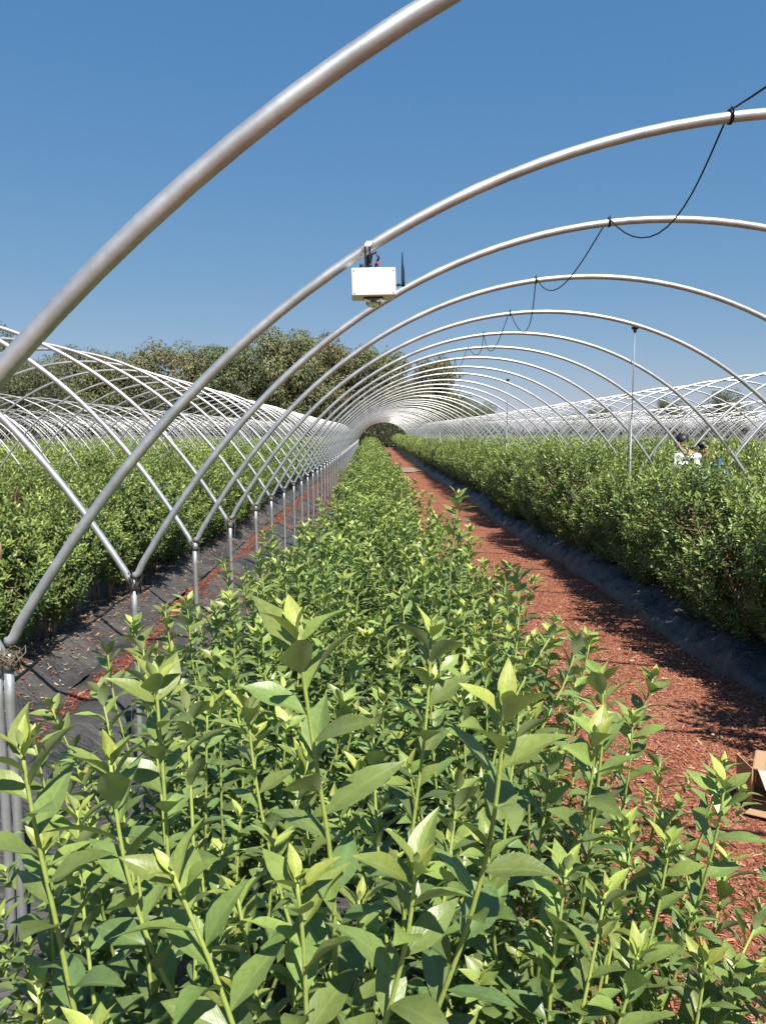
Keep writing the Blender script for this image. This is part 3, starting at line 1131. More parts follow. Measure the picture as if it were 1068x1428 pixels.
def near_plant(base, paths, label, r, leaf_len=0.062, inter=0.021, start=0.22, fill=16, group='young blueberry plants in the middle row', limit=300, nextra=0):
    base = Vector(base)
    root = tag(link('blueberry_plant', None, loc=base), label, 'plant', group)
    root.empty_display_size = 0.1
    acc = ([], [], [], [], [])
    extra = auto_paths(r, base, nextra, 0.55, 0.98, 0.62, leaf_len * 1.1) if nextra else []
    for P, ll in paths + extra:
        m = MB()
        cane_tube(m, P - np.array(base), 0.0058, 0.0022)
        link('cane', m.mesh('cane'), M_STEM, root)
        q = shoot(P, ll, inter * ll / 0.062, start, r)
        for A, B in zip(acc, q):
            A += B
    O, Y, Z, SZ, AG = acc
    # the largest-showing leaves (highest ones) are single objects, the rest is joined
    idx = sorted(range(len(O)), key=lambda i: -O[i][2])
    one = idx[:limit]
    rest = idx[limit:]
    pick = lambda L_, I: [L_[i] for i in I]
    single_leaves(root, base, *(pick(A, one) for A in acc), r, limit)
    f = fill_shoots(r, np.array(base), fill, 0.1, 0.95, 0.52, leaf_len * 0.8)
    O2, Y2, Z2, S2, A2 = (pick(A, rest) + B for A, B in zip(acc, f))
    if O2:
        me = leaves_joined('foliage', leaf_tmpl(5, 1, 0.4, 0.4, wid=0.225), np.array(O2) - np.array(base), Y2, Z2, S2, age_tint(A2), M_LEAFJ)
        tag(link('foliage', me, None, root), kind='stuff')
    return root


def wig(r, P):
    t = np.linspace(0, 1, len(P))
    for k in (0, 1):
        P[:, k] += 0.012 * r.normal() * np.sin(t * r.uniform(4, 9) + r.uniform(0, 6)) * t + 0.02 * r.normal() * t ** 3
    return P


def auto_paths(r, base, n, hmin, hmax, spread, ll):
    out = []
    for i in range(n):
        a = i * 2.399 + r.uniform(-0.4, 0.4)
        d = spread * math.sqrt((i + 0.5) / n) * r.uniform(0.75, 1.1)
        h = r.uniform(hmin, hmax) * (1 - 0.16 * (d / spread) ** 2)
        top = (base[0] + d * math.cos(a), base[1] + d * math.sin(a), base[2] + h)
        b = (base[0] + 0.06 * math.cos(a), base[1] + 0.06 * math.sin(a), base[2] - 0.02)
        out.append((wig(r, arc(b, top, (0.45 * d * math.cos(a), 0.45 * d * math.sin(a)))), ll * r.uniform(0.85, 1.12)))
    return out


def hero(base, pixels, ztop, zbot, ll):
    """a shoot whose line follows the photograph and then bends down to its plant's base"""
    n = len(pixels)
    P = [np.array(px(x, y, ztop + (zbot - ztop) * i / max(1, n - 1))) for i, (x, y) in enumerate(pixels)]
    b = np.array(base)
    last = P[-1]
    dirv = P[-1] - P[-2]
    dirv /= np.linalg.norm(dirv)
    gap = np.linalg.norm(b - last)
    P += list(bez(last, last + dirv * gap * 0.4, b + np.array([0, 0, gap * 0.35]), b - np.array([0, 0, 0.02]), 7)[1:])
    return smooth_path(P[::-1], 44), ll


r = np.random.default_rng(11)
PB = [(-0.30, 0.98, BERM), (-0.02, 0.80, BERM), (0.14, 1.10, BERM), (0.40, 1.50, BERM), (0.52, 1.05, BERM)]
near_plant(PB[0], [
    hero(PB[0], [(30, 1040), (50, 1164), (63, 1220), (81, 1285), (91, 1351), (111, 1440)], 0.84, 0.86, 0.083),
    hero(PB[0], [(154, 1060), (162, 1134), (169, 1195), (190, 1265), (210, 1326), (238, 1387), (268, 1430)], 0.92, 0.90, 0.083),
    hero(PB[0], [(217, 945), (222, 1007), (227, 1063), (230, 1104)], 1.02, 1.02, 0.085),
    hero(PB[0], [(262, 985), (262, 1040), (268, 1120)], 1.25, 1.2, 0.073),
    hero(PB[0], [(108, 1130), (112, 1220), (120, 1300)], 1.15, 1.1, 0.071),
    hero(PB[0], [(190, 1190), (200, 1290), (215, 1400)], 1.05, 1.02, 0.071)],
    'nearest leafy blueberry plant at the left, its yellow-green shoots reaching the left edge', r, 0.066, fill=56, nextra=16)
near_plant(PB[1], [
    hero(PB[1], [(240, 1215), (263, 1275), (283, 1311), (303, 1361), (324, 1424)], 0.76, 0.76, 0.077),
    hero(PB[1], [(413, 1225), (425, 1311), (427, 1371), (427, 1430)], 0.77, 0.78, 0.077),
    hero(PB[1], [(580, 1205), (575, 1294), (560, 1349), (540, 1412)], 0.74, 0.76, 0.083),
    hero(PB[1], [(330, 1245), (345, 1320), (360, 1400)], 0.95, 0.92, 0.071),
    hero(PB[1], [(500, 1255), (500, 1330), (490, 1420)], 0.98, 0.95, 0.071)],
    'nearest blueberry plant at the bottom centre, its shoots cut by the lower picture edge', r, 0.064, fill=56, nextra=16)
near_plant(PB[2], [
    hero(PB[2], [(413, 876), (419, 915), (425, 957), (432, 1000), (437, 1053), (447, 1104), (457, 1154), (468, 1225), (468, 1286), (465, 1351)], 0.82, 0.86, 0.089),
    hero(PB[2], [(703, 985), (699, 1042), (697, 1092), (686, 1173), (666, 1248), (638, 1339), (606, 1412)], 0.80, 0.84, 0.089),
    hero(PB[2], [(602, 878), (598, 956), (593, 1032), (585, 1082), (575, 1158), (565, 1240)], 1.22, 1.2, 0.089),
    hero(PB[2], [(520, 1010), (522, 1080), (525, 1160)], 1.35, 1.3, 0.073),
    hero(PB[2], [(345, 985), (352, 1060), (365, 1140)], 1.3, 1.28, 0.073),
    hero(PB[2], [(640, 1090), (632, 1160), (620, 1240)], 1.2, 1.15, 0.073)],
    'tall blueberry plant in the middle foreground with the two longest yellow-green shoots', r, 0.066, fill=56, nextra=16)
near_plant(PB[3], [
    hero(PB[3], [(838, 945), (842, 990), (838, 1060), (828, 1140)], 1.35, 1.35, 0.085),
    hero(PB[3], [(830, 1030), (825, 1102), (817, 1133), (805, 1163), (780, 1230)], 1.25, 1.28, 0.083),
    hero(PB[3], [(724, 985), (720, 1040), (708, 1110)], 1.5, 1.45, 0.080),
    hero(PB[3], [(768, 1060), (762, 1120), (748, 1200)], 1.45, 1.42, 0.077),
    hero(PB[3], [(920, 1062), (915, 1122), (906, 1180)], 1.9, 1.85, 0.071),
    hero(PB[3], [(925, 1150), (925, 1208), (903, 1258), (888, 1294)], 1.45, 1.42, 0.075)],
    'leafy blueberry plant right of the tallest shoots, leaning over the red bark', r, 0.064, fill=56, nextra=16)
near_plant(PB[4], [
    hero(PB[4], [(1014, 1200), (1003, 1258), (990, 1320)], 1.5, 1.45, 0.073),
    hero(PB[4], [(1062, 1270), (1044, 1314), (1024, 1349)], 1.35, 1.3, 0.073),
    hero(PB[4], [(983, 1335), (978, 1390), (970, 1428)], 1.12, 1.12, 0.075),
    hero(PB[4], [(880, 1170), (872, 1240), (850, 1320)], 1.35, 1.3, 0.077),
    hero(PB[4], [(790, 1210), (780, 1290), (765, 1380)], 1.1, 1.08, 0.080),
    hero(PB[4], [(1040, 1370), (1020, 1410), (1000, 1428)], 1.15, 1.15, 0.073),
    hero(PB[4], [(890, 1330), (880, 1380), (860, 1428)], 1.05, 1.05, 0.077)],
    'low spreading blueberry plant in the bottom right corner over the bark path', r, 0.062, fill=56, nextra=6)

PC = (-0.42, 1.45, 0.10)
near_plant(PC, [hero(PC, [(140, 960), (150, 1000), (160, 1060)], 1.7, 1.65, 0.07), hero(PC, [(200, 905), (205, 950), (214, 1010)], 1.75, 1.7, 0.07)],
           'leafy blueberry plant at the left side of the row, before the dry-grass post', r, 0.066, fill=46, nextra=12)
PC = (-0.62, 1.02, 0.06)
near_plant(PC, [hero(PC, [(60, 1180), (66, 1230), (75, 1300)], 1.1, 1.1, 0.075)],
           'low leafy blueberry plant in the bottom left corner over the grey mat', r, 0.066, fill=40, nextra=8)
NL = [["young plant on the row's left flank, just behind the tallest foreground shoot",
       "young plant on the row's left flank, its shoots in front of the netting-bound post",
       "young plant on the row's left flank, its shoots in front of the third post",
       "young plant on the row's left flank, its shoots in front of the fourth post",
       "young plant on the row's left flank, just past the fourth post"],
      ["young plant on the row's path side, right behind the leaning foreground plant",
       "young plant on the row's path side, with one upright shoot over the bark",
       "young plant on the row's path side, between two with shoots standing over the bark",
       'young plant from which one lone pale shoot stands high over the bark path',
       "young plant on the row's path side, just beyond the one with the lone shoot"]]
y = 1.75
i = 0
while y < 6.2:
    for side in (0, 1):
        b = (ROW0 + (-0.44 if side == 0 else 0.34) + r.uniform(-0.06, 0.06), y + 0.18 * side + r.uniform(-0.05, 0.05), BERM - 0.03)
        ps = auto_paths(r, b, 18, 0.60, 1.02, 0.48, 0.080)
        if side == 1 and i == 0:
            ps += [hero(b, [(772, 880), (757, 906), (737, 935)], 2.1, 2.05, 0.062), hero(b, [(805, 890), (797, 936), (767, 990)], 1.9, 1.85, 0.068)]
        if i == 1:
            ps += [hero(b, [(721, 800), (724, 855), (719, 911)], 2.35, 2.3, 0.066)] if side else [hero(b, [(187, 868), (190, 900), (196, 950)], 2.15, 2.15, 0.07), hero(b, [(150, 905), (153, 940), (162, 990)], 1.9, 1.9, 0.066)]
        if i == 2 and side == 0:
            ps += [hero(b, [(261, 838), (264, 870), (268, 920)], 2.6, 2.6, 0.07), hero(b, [(230, 850), (236, 890), (244, 930)], 2.4, 2.4, 0.07)]
        if i == 3:
            ps += [hero(b, [(640, 690), (637, 712), (632, 752)], 3.1, 3.1, 0.085)] if side else [hero(b, [(313, 785), (318, 810), (322, 850)], 3.0, 3.0, 0.07), hero(b, [(362, 775), (365, 800), (370, 840)], 3.1, 3.1, 0.07)]
        lab = NL[side][i] if i < 5 else 'one of the young blueberry plants further along the middle row'
        near_plant(b, ps, lab, r, 0.070, 0.0175, 0.4, fill=22, limit=215 if y < 4.5 else 150)
    y += 0.42
    i += 1


def joined_plant(seed, tm, n, ll, inter, fill):
    r = np.random.default_rng(seed)
    ps = auto_paths(r, (0, 0, 0), n, 0.62, 1.02, 0.68, ll)
    acc = ([], [], [], [], [])
    m = MB()
    for P, l2 in ps:
        m.tube(P, np.linspace(0.006, 0.0022, len(P)), 4, np.linspace((0.2, 0.13, 0.07), (0.3, 0.38, 0.09), len(P)), cap=False)
        q = shoot(P, l2, inter, 0.2, r)
        for A, B in zip(acc, q):
            A += B
    f = fill_shoots(r, np.zeros(3), fill, 0.1, 0.9, 0.5, ll * 0.85)
    O, Y, Z, SZ, AG = (A + B for A, B in zip(acc, f))
    me = leaves_joined('foliage', tm, O, Y, Z, SZ, age_tint(AG), M_LEAFJ)
    ms = m.mesh('canes')
    ms.materials.append(M_STEM)
    return me, ms


MIDP = [joined_plant(300 + v, TM_MID, 22, 0.080, 0.024, 24) for v in range(5)]
FARP = [joined_plant(400 + v, TM_FAR, 20, 0.12, 0.038, 12) for v in range(3)]
while y < YEND:
    V_ = MIDP if y < 24 else FARP
    me, ms = V_[int(r.integers(0, len(V_)))]
    root = tag(link('blueberry_plant', None, loc=(ROW0 + r.uniform(-0.08, 0.08), y, BERM + riz(y))), 'one of the young blueberry plants further along the middle row', 'plant', 'young blueberry plants in the middle row')
    root.rotation_euler.z = r.uniform(0, 6.28)
    s = r.uniform(0.9, 1.1)
    root.scale = (s, s, s * r.uniform(0.92, 1.08))
    tag(link('foliage', me, None, root), kind='stuff')
    link('canes', ms, None, root)
    y += 0.44

# ------------------------------------------------------------------ tall blueberry bushes
def bush_mesh(seed, nshoot, per, ll, tm, H=1.27, RX=0.56, RY=0.48, canes=12, bare=0.22):
    r = np.random.default_rng(seed)
    O, Y, Z, SZ, TT = [], [], [], [], []
    c = np.array([0, 0, bare + (H - bare) * 0.45])
    mc = MB()
    ctop = []
    for i in range(canes):
        a = i * 2.399 + r.uniform(-.4, .4)
        rad = r.uniform(0.15, 0.42)
        top = np.array([rad * math.cos(a), rad * math.sin(a), r.uniform(0.65, 1.05)])
        b = np.array([0.09 * math.cos(a + .5), 0.09 * math.sin(a + .5), -0.03])
        P = bez(b, b + [0.05 * math.cos(a), 0.05 * math.sin(a), 0.3], top - [0.1 * math.cos(a), 0.1 * math.sin(a), 0.25], top, 10)
        P[1:-1] += r.normal(0, 0.012, (8, 3))
        mc.tube(P, np.linspace(r.uniform(0.010, 0.017), 0.005, 10), 6, np.array((0.30, 0.19, 0.13)) * r.uniform(0.7, 1.2))
        ctop.append(P)
    lobes = [(r.uniform(0, 6.28), r.uniform(0.2, 1.2), r.uniform(-0.26, 0.24)) for _ in range(9)]
    for i in range(nshoot):
        a = r.uniform(0, 6.28)
        cz = r.uniform(-0.95, 1.0)
        sr = math.sqrt(max(0, 1 - cz * cz))
        d = np.array([sr * math.cos(a), sr * math.sin(a), cz])
        k = 1.0
        for (la, lz, amp) in lobes:
            k += amp * math.exp(-((math.cos(a - la) - 1) ** 2) * 3 - (cz + 0.3 - lz) ** 2 * 3)
        rr_ = k * r.uniform(0.50, 1.04) ** 0.5
        e = c + d * rr_ * np.array([RX, RY, (H - bare) * 0.52])
        up = np.array([d[0] * 0.75, d[1] * 0.75, 0.75 + 0.45 * max(0, cz)]) + r.normal(0, 0.22, 3)
        up /= np.linalg.norm(up)
        L = r.uniform(0.14, 0.30) * (1.25 if cz > 0.5 else 1)
        e = e + up * L * 0.35
        b = e - up * L
        # twig to nearest cane point
        if i % 3 == 0:
            Pc = ctop[int(r.integers(0, canes))]
            q = Pc[int(r.integers(5, 10))]
            mc.tube(bez(q, q + (b - q) * 0.3 + [0, 0, -0.02], b - up * 0.06, b + up * L * 0.7, 6), np.linspace(0.004, 0.0018, 6), 4, np.array((0.27, 0.19, 0.10)) * r.uniform(0.7, 1.2), cap=False)
        u = np.cross(up, [0.3, 0.9, 0.1])
        u /= np.linalg.norm(u)
        w = np.cross(up, u)
        ph = r.uniform(0, 6.28)
        br = r.uniform(0.8, 1.2)
        for j in range(per):
            f = 1 - j / per
            pos = b + up * L * f
            rad = math.cos(ph) * u + math.sin(ph) * w
            el = math.radians(np.interp(j, [0, 3, 8], [15, 42, 68]) + r.normal(0, 12))
            y = math.cos(el) * up + math.sin(el) * rad
            z = up - y * (up @ y)
            z /= np.linalg.norm(z) + 1e-9
            x = np.cross(y, z)
            ro = r.normal(0, 0.3)
            z = math.cos(ro) * z + math.sin(ro) * x
            O.append(pos)
            Y.append(y)
            Z.append(z)
            SZ.append(ll * r.uniform(0.75, 1.2) * (0.7 if j < 2 else 1))
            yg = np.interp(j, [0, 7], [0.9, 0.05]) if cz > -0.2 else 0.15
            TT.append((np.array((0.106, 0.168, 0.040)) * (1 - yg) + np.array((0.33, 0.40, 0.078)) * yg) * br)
            ph += 2.399 + r.normal(0, 0.3)
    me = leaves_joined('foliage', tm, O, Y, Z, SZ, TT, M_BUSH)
    ms = mc.mesh('canes')
    ms.materials.append(M_STEM)
    return me, ms


TM_B = (np.array([(0, 0, 0), (0.19, 0.35, 0.05), (0.16, 0.68, 0.03), (0, 1, -0.14), (-0.16, 0.68, 0.03), (-0.19, 0.35, 0.05), (0, 0.5, -0.03)]), np.array([(0, 1, 6), (1, 2, 6), (2, 3, 6), (3, 4, 6), (4, 5, 6), (5, 0, 6)]), np.zeros((7, 3)))
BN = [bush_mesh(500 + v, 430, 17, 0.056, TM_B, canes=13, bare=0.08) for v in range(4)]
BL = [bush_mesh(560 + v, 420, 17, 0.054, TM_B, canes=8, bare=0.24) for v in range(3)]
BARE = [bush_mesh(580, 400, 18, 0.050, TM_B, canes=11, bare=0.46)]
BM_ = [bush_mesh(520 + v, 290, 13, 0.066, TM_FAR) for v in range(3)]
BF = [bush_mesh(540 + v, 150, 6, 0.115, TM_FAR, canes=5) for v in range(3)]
r = np.random.default_rng(77)


def bush(x, y, z0, label, group, lod, s=1.0):
    me, ms = lod[int(r.integers(0, len(lod)))]
    root = tag(link('blueberry_bush', None, loc=(x, y, z0 + riz(y))), label, 'bush', group)
    root.rotation_euler.z = r.uniform(0, 6.28)
    k = s * r.uniform(0.86, 1.10)
    root.scale = (k, k, k * r.uniform(0.94, 1.06))
    tag(link('foliage', me, None, root), kind='stuff')
    link('canes', ms, None, root)


HEDGE = 2.98
LROW = XC - PITCHX + 1.4
count = 0
y = 2.0
i = 0
while y < YEND:
    lod = BN if y < 17 else (BM_ if y < 40 else BF)
    lab = 'one of the tall dense blueberry bushes in the hedge right of the bark path'
    if 5.4 < y < 6.3 and not i:
        i = 1
        lab = 'nearest tall blueberry bush at the right edge, bare canes showing low down'
    s_h = 1.0
    bush(HEDGE + r.uniform(-0.06, 0.08), y, 0.20, lab, 'hedge right of the path', lod, s_h)
    y += (r.uniform(0.62, 0.70) if 4.5 < y < 9 else r.uniform(0.62, 0.84)) if y < 30 else 0.8
    count += 1
y = 3.1
first = 0
while y < YEND:
    lod = BL if y < 9 else (BN if y < 17 else (BM_ if y < 40 else BF))
    lab = 'one of the tall blueberry bushes in the row left of the posts'
    if 5.2 < y < 6.0 and first == 0:
        first = 1
        lab = 'tall blueberry bush at the left edge above the shaded grey mat'
    elif 6.0 <= y < 6.9 and first == 1:
        first = 2
        lod = BARE
        lab = 'tall blueberry bush behind the second post, bare brown canes at its foot'
    bush(LROW + r.uniform(-0.06, 0.06), y, 0.19, lab, 'bush row left of the posts', lod, 0.93)
    y += r.uniform(0.66, 0.78) if y < 30 else 0.85
    count += 1
rest = []
for j, (x, y0) in enumerate([(XC + PITCHX - 1.4, 7.5), (XC - PITCHX - 1.4, 7.5), (XC + PITCHX + 1.4, 13), (XC - 2 * PITCHX + 1.4, 14), (XC - 2 * PITCHX - 1.4, 19), (XC + 2 * PITCHX - 1.4, 19), (XC + 2 * PITCHX + 1.4, 24),
                             (XC - 3 * PITCHX + 1.4, 25), (XC - 3 * PITCHX - 1.4, 30), (XC + 3 * PITCHX - 1.4, 30), (XC + 3 * PITCHX + 1.4, 34), (XC - 4 * PITCHX + 1.4, 36), (XC + 4 * PITCHX - 1.4, 40), (XC + 5 * PITCHX - 1.4, 48), (XC - 5 * PITCHX + 1.4, 48)]):
    y = y0
    while y < YEND:
        if count < 298 and j < 2 and y < 40:
            bush(x + r.uniform(-0.08, 0.08), y, 0.15, ('one of the blueberry bushes in the first row of the right tunnel' if j == 0 else 'one of the blueberry bushes in the second row left of the posts'),
                 'first bush row of the right tunnel' if j == 0 else 'second bush row left of the posts', BM_ if y < 22 else BF, 1.0 if j == 0 else 0.9)
            count += 1
        else:
            rest.append((x + r.uniform(-0.08, 0.08), y, r.uniform(0, 6.28), r.uniform(0.9, 1.12) * (0.88 if x < 0 else 0.96)))
        y += 0.75 if j < 4 else 0.9
# everything further out reads as one mass
TMF = TM_FAR
VV, FFc, CC = [], [], []
nv = 0
src = []
for me, _ in BF:
    v = np.empty(len(me.vertices) * 3, np.float32)
    me.vertices.foreach_get('co', v)
    c = np.empty(len(me.vertices) * 4, np.float32)
    me.attributes['tint'].data.foreach_get('color', c)
    v, c = v.reshape(-1, 4, 3), c.reshape(-1, 4, 4)[:, :, :3]
    src.append((v, c))
for (x, y, a, s) in rest:
    v, c = src[int(r.integers(0, 3))]
    st = 2 if y > 30 or abs(x) > 10 else 1
    v, c = v[::st], c[::st]
    if st == 2:
        m0 = v.mean(1, keepdims=True)
        v = m0 + (v - m0) * 1.45
    ca, sa = math.cos(a) * s, math.sin(a) * s
    w = np.stack([ca * v[..., 0] - sa * v[..., 1] + x, sa * v[..., 0] + ca * v[..., 1] + y, v[..., 2] * s + 0.15 + riz(y)], -1).reshape(-1, 3)
    VV.append(w)
    CC.append(c.reshape(-1, 3))
W = np.concatenate(VV)
nl = len(W) // 4
FFc = (np.array([(0, 1, 2), (0, 2, 3)])[None] + 4 * np.arange(nl)[:, None, None]).reshape(-1, 3)
me = mesh_np('far_bushes', W, FFc, tint=np.concatenate(CC))
tag(link('far_bushes', me, M_BUSH), 'mass of green blueberry rows under the outer tunnels', 'bushes', kind='stuff')

# ------------------------------------------------------------------ trees beyond the field
M_BARK = mat_tint('tree_bark', 0.9, 0.2, 8, 0.6, 0.35, 0.05)


def tree(pxx, top, dist, rw, label, seed, hue=0, dens=1.0, low=0.25, group='trees beyond the tunnels', oval=1.0):
    r = np.random.default_rng(seed)
    p = px(pxx, top, dist)
    gz = riz(dist) - 0.06
    H = p.z - gz
    root = tag(link('tree', None, loc=(p.x, dist, gz)), label, 'tree', group)
    m = MB()
    lean = r.normal(0, 0.03 * H, 2)
    tz = np.linspace(0, 0.82 * H, 8)
    TP = np.stack([lean[0] * (tz / H) ** 1.5 + r.normal(0, 0.01 * H, 8), lean[1] * (tz / H) ** 1.5, tz], -1)
    TP[0, :2] = 0
    m.tube(TP, np.linspace(0.022 * H, 0.006 * H, 8), 7, (0.17, 0.13, 0.10))
    cl = []
    nl = int(40 * dens)
    for i in range(nl):
        f = low + (0.97 - low) * (i + r.random()) / nl
        s = f * H
        b = np.array([np.interp(min(s * 0.82, 0.80 * H), tz, TP[:, k]) for k in range(3)])
        a = i * 2.399 + r.normal(0, 0.3)
        env = math.sin(math.pi * min(1, max(0.0, (f - low * 0.7) / (1.06 - low * 0.7))) ** (0.85 * oval)) ** 0.6
        R = rw * env * r.uniform(0.45, 1.08)
        e = np.array([lean[0] * f + R * math.cos(a), lean[1] * f + R * math.sin(a), s])
        m.tube(bez(b, b + (e - b) * [0.3, 0.3, 0.1] , e - [0, 0, 0.12 * R], e, 6), np.linspace(0.008 * H, 0.0015 * H, 6), 4, (0.16, 0.125, 0.10), cap=False)
        cl.append((e, rw * r.uniform(0.18, 0.32)))
        cl.append((b + (e - b) * r.uniform(0.5, 0.8) + r.normal(0, 0.05 * H, 3) * [1, 1, .6], rw * r.uniform(0.20, 0.34)))
    link('trunk', m.mesh('trunk'), M_BARK, root)
    O, Y, Z, SZ, TT = [], [], [], [], []
    cols = [np.array((0.098, 0.110, 0.044)), np.array((0.070, 0.094, 0.042)), np.array((0.125, 0.112, 0.052)), np.array((0.045, 0.062, 0.032))]
    for (c, cr) in cl:
        n = int(230 * dens ** 0.3)
        d = r.normal(0, 1, (n, 3))
        d /= np.linalg.norm(d, axis=1)[:, None]
        P = c + d * (cr * r.uniform(0.35, 1.05, n) ** 0.6)[:, None] * [1, 1, 0.85]
        y = d * 0.5 + r.normal(0, 0.45, (n, 3)) + [0, 0, -0.55]
        y /= np.linalg.norm(y, axis=1)[:, None]
        z = d + r.normal(0, 0.4, (n, 3)) + [0, 0, 0.4]
        z -= y * (z * y).sum(1)[:, None]
        z /= np.linalg.norm(z, axis=1)[:, None]
        col = (cols[hue] * 0.6 + cols[int(r.integers(0, 3))] * 0.4) * 1.5 * r.uniform(0.7, 1.35)
        O.append(P)
        Y.append(y)
        Z.append(z)
        SZ.append(H * 0.025 * r.uniform(0.6, 1.4, n))
        TT.append(col * r.uniform(0.8, 1.2, (n, 1)))
    me = leaves_joined('crown', TM_FAR, np.concatenate(O), np.concatenate(Y), np.concatenate(Z), np.concatenate(SZ), np.concatenate(TT), M_TREE)
    tag(link('crown', me, None, root), kind='stuff')


TR = [(-25, 462, 88, 6.2, 'dark dense tree cut by the left picture edge', 3, 1.2),
      (45, 505, 86, 5.2, 'low dark tree just inside the left edge behind the hoops', 3, 1.2),
      (108, 486, 100, 5.2, 'olive tree left of the thin dark spire in the left tree line', 0, 1.1),
      (152, 492, 104, 4.5, 'rounded olive-brown tree next to the thin dark spire', 2, 1.1),
      (186, 499, 108, 1.3, 'thin dark spire-like tree between two broad crowns', 1, 0.7),
      (243, 480, 100, 5.8, 'olive-brown tree with a sparse feathery top, middle of the left tree line', 2, 1.1),
      (290, 484, 102, 4.5, 'olive-brown tree just left of the sensor hoop leg', 2, 1.1),
      (322, 482, 98, 4.2, 'darker green tree crossed by the sensor hoop', 1, 1.2),
      (360, 500, 96, 4.0, 'low dark green tree under the sensor hoop', 3, 1.2),
      (398, 464, 96, 6.0, 'tallest broad olive tree of the left tree line', 0, 1.4),
      (442, 470, 100, 4.8, 'brownish tree right of the tallest olive tree', 2, 1.2),
      (478, 488, 104, 4.5, 'grey-brown tree between the tallest one and the tunnel arch', 2, 1.1),
      (522, 484, 100, 4.8, 'olive-green tree at the right end of the left tree line', 0, 1.3),
      (548, 510, 106, 3.2, 'small olive tree trailing the left tree line', 0, 1.0),
      (604, 500, 104, 4.1, 'single upright tree standing alone behind the tunnel arch', 0, 1.2),
      (640, 552, 118, 3.0, 'small dark green tree right of the upright lone tree', 1, 0.9),
      (668, 560, 125, 3.2, 'lower bushy tree sloping down to the right of the lone tree', 1, 0.9),
      (838, 566, 150, 3.4, 'faint far tree beside the near vertical pole', 1, 0.8),
      (800, 576, 160, 3.4, 'faint far low tree left of the near vertical pole', 1, 0.8),
      (932, 556, 150, 3.6, 'far rounded tree behind the right tunnel hoops', 1, 0.9),
      (1012, 545, 140, 4.4, 'largest far tree behind the right tunnel, above the workers', 1, 1.0),
      (540, 586, 97, 5.0, 'dark shrubby tree closing the end of the tunnel', 3, 1.2),
      (505, 584, 99, 4.5, 'dark shrubby tree left of the tunnel end', 3, 1.2),
      (575, 584, 101, 4.5, 'dark shrubby tree right of the tunnel end', 3, 1.2)]
for i, (x_, t_, d_2, w_, lab, hue, dens) in enumerate(TR):
    lowc = 0.05 if t_ > 575 or d_2 < 90 else (0.14 if i < 15 else 0.1)
    tree(x_, t_, d_2, w_, lab, 900 + i, hue, dens, lowc, oval=0.8 if w_ < 2 else 1.0)
# understorey hedge line below the trees
O, Y, Z, SZ, TT = [], [], [], [], []
r = np.random.default_rng(5)
n = 26000
hx = r.uniform(-75, 110, n)
left = hx < 12
hy = 95 + r.normal(0, 1.2, n) + np.where(left, 0, 25 + hx * 0.2)
top = np.where(left, 4.6, 2.6) * (0.65 + 0.7 * vnoise(hx * 0.35, hx * 0, 3))
hz = top * r.random(n) ** 0.8
y = r.normal(0, 1, (n, 3)) + [0, -0.4, 0]
y /= np.linalg.norm(y, axis=1)[:, None]
z = r.normal(0, 1, (n, 3)) + [0, -0.3, 0.8]
z -= y * (z * y).sum(1)[:, None]
z /= np.linalg.norm(z, axis=1)[:, None]
cc = np.array((0.04, 0.052, 0.026)) * r.uniform(0.6, 1.5, (n, 1))
me = leaves_joined('far_undergrowth', TM_FAR, np.stack([hx, hy, hz + 0.45], -1), y, z, r.uniform(0.3, 0.8, n), cc, M_TREE)
tag(link('far_undergrowth', me), 'dark undergrowth below the trees at the far end of the field', 'undergrowth', kind='stuff')

# ------------------------------------------------------------------ cardboard box on the path
bx = tag(link('cardboard_box', None, loc=(1.91, 3.34, path_z(np.array(1.91), np.array(3.34)) + 0.006)), 'open brown cardboard box lying on the bark path at the right edge', 'box')
bx.rotation_euler.z = math.radians(-30)


def panel(name, pts4, mat=M_CARD, th=0.004):
    P = np.array(pts4, float)
    nrm = np.cross(P[1] - P[0], P[3] - P[0])
    nrm /= np.linalg.norm(nrm)
    V = np.concatenate([P - nrm * th / 2, P + nrm * th / 2])
    q = [(3, 2, 1, 0), (4, 5, 6, 7)] + [(i, (i + 1) % 4, (i + 1) % 4 + 4, i + 4) for i in range(4)]
    m = MB()
    m.add(V, q)
    return link(name, m.mesh(name, False), mat, bx)


w_, d_b, h_ = 0.30, 0.24, 0.19          # lies on its side, mouth towards the camera
L_, R_, F_, B_ = -w_ / 2, w_ / 2, 0.0, d_b
g_ = 0.003
panel('wall', [(L_ + g_, F_, g_), (R_ - g_, F_, g_), (R_ - g_, B_, g_), (L_ + g_, B_, g_)])
panel('wall', [(L_, F_, 0), (L_, B_, 0), (L_, B_, h_), (L_, F_, h_)])
panel('wall', [(R_, F_, 0), (R_, F_, h_), (R_, B_, h_), (R_, B_, 0)])
panel('wall', [(L_ + g_, F_, h_), (L_ + g_, B_, h_), (R_ - g_, B_, h_), (R_ - g_, F_, h_)])
panel('wall', [(L_ + g_, B_, g_), (R_ - g_, B_, g_), (R_ - g_, B_, h_ - g_), (L_ + g_, B_, h_ - g_)])
panel('flap', [(L_, F_ - .002, 0.002), (L_ - 0.02, F_ - 0.10, 0.012), (R_, F_ - 0.11, 0.010), (R_, F_ - .002, 0.002)])
panel('flap', [(L_ + 0.02, F_ - .003, h_), (R_ - .01, F_ - .003, h_), (R_ - 0.03, F_ - 0.085, h_ - 0.055), (L_ + 0.06, F_ - 0.085, h_ - 0.06)], M_TAPE)
panel('flap', [(L_ - .002, F_ - .002, 0.01), (L_ - .002, F_ - .002, h_), (L_ - 0.075, F_ + 0.06, h_ + 0.035), (L_ - 0.07, F_ + 0.055, 0.05)])
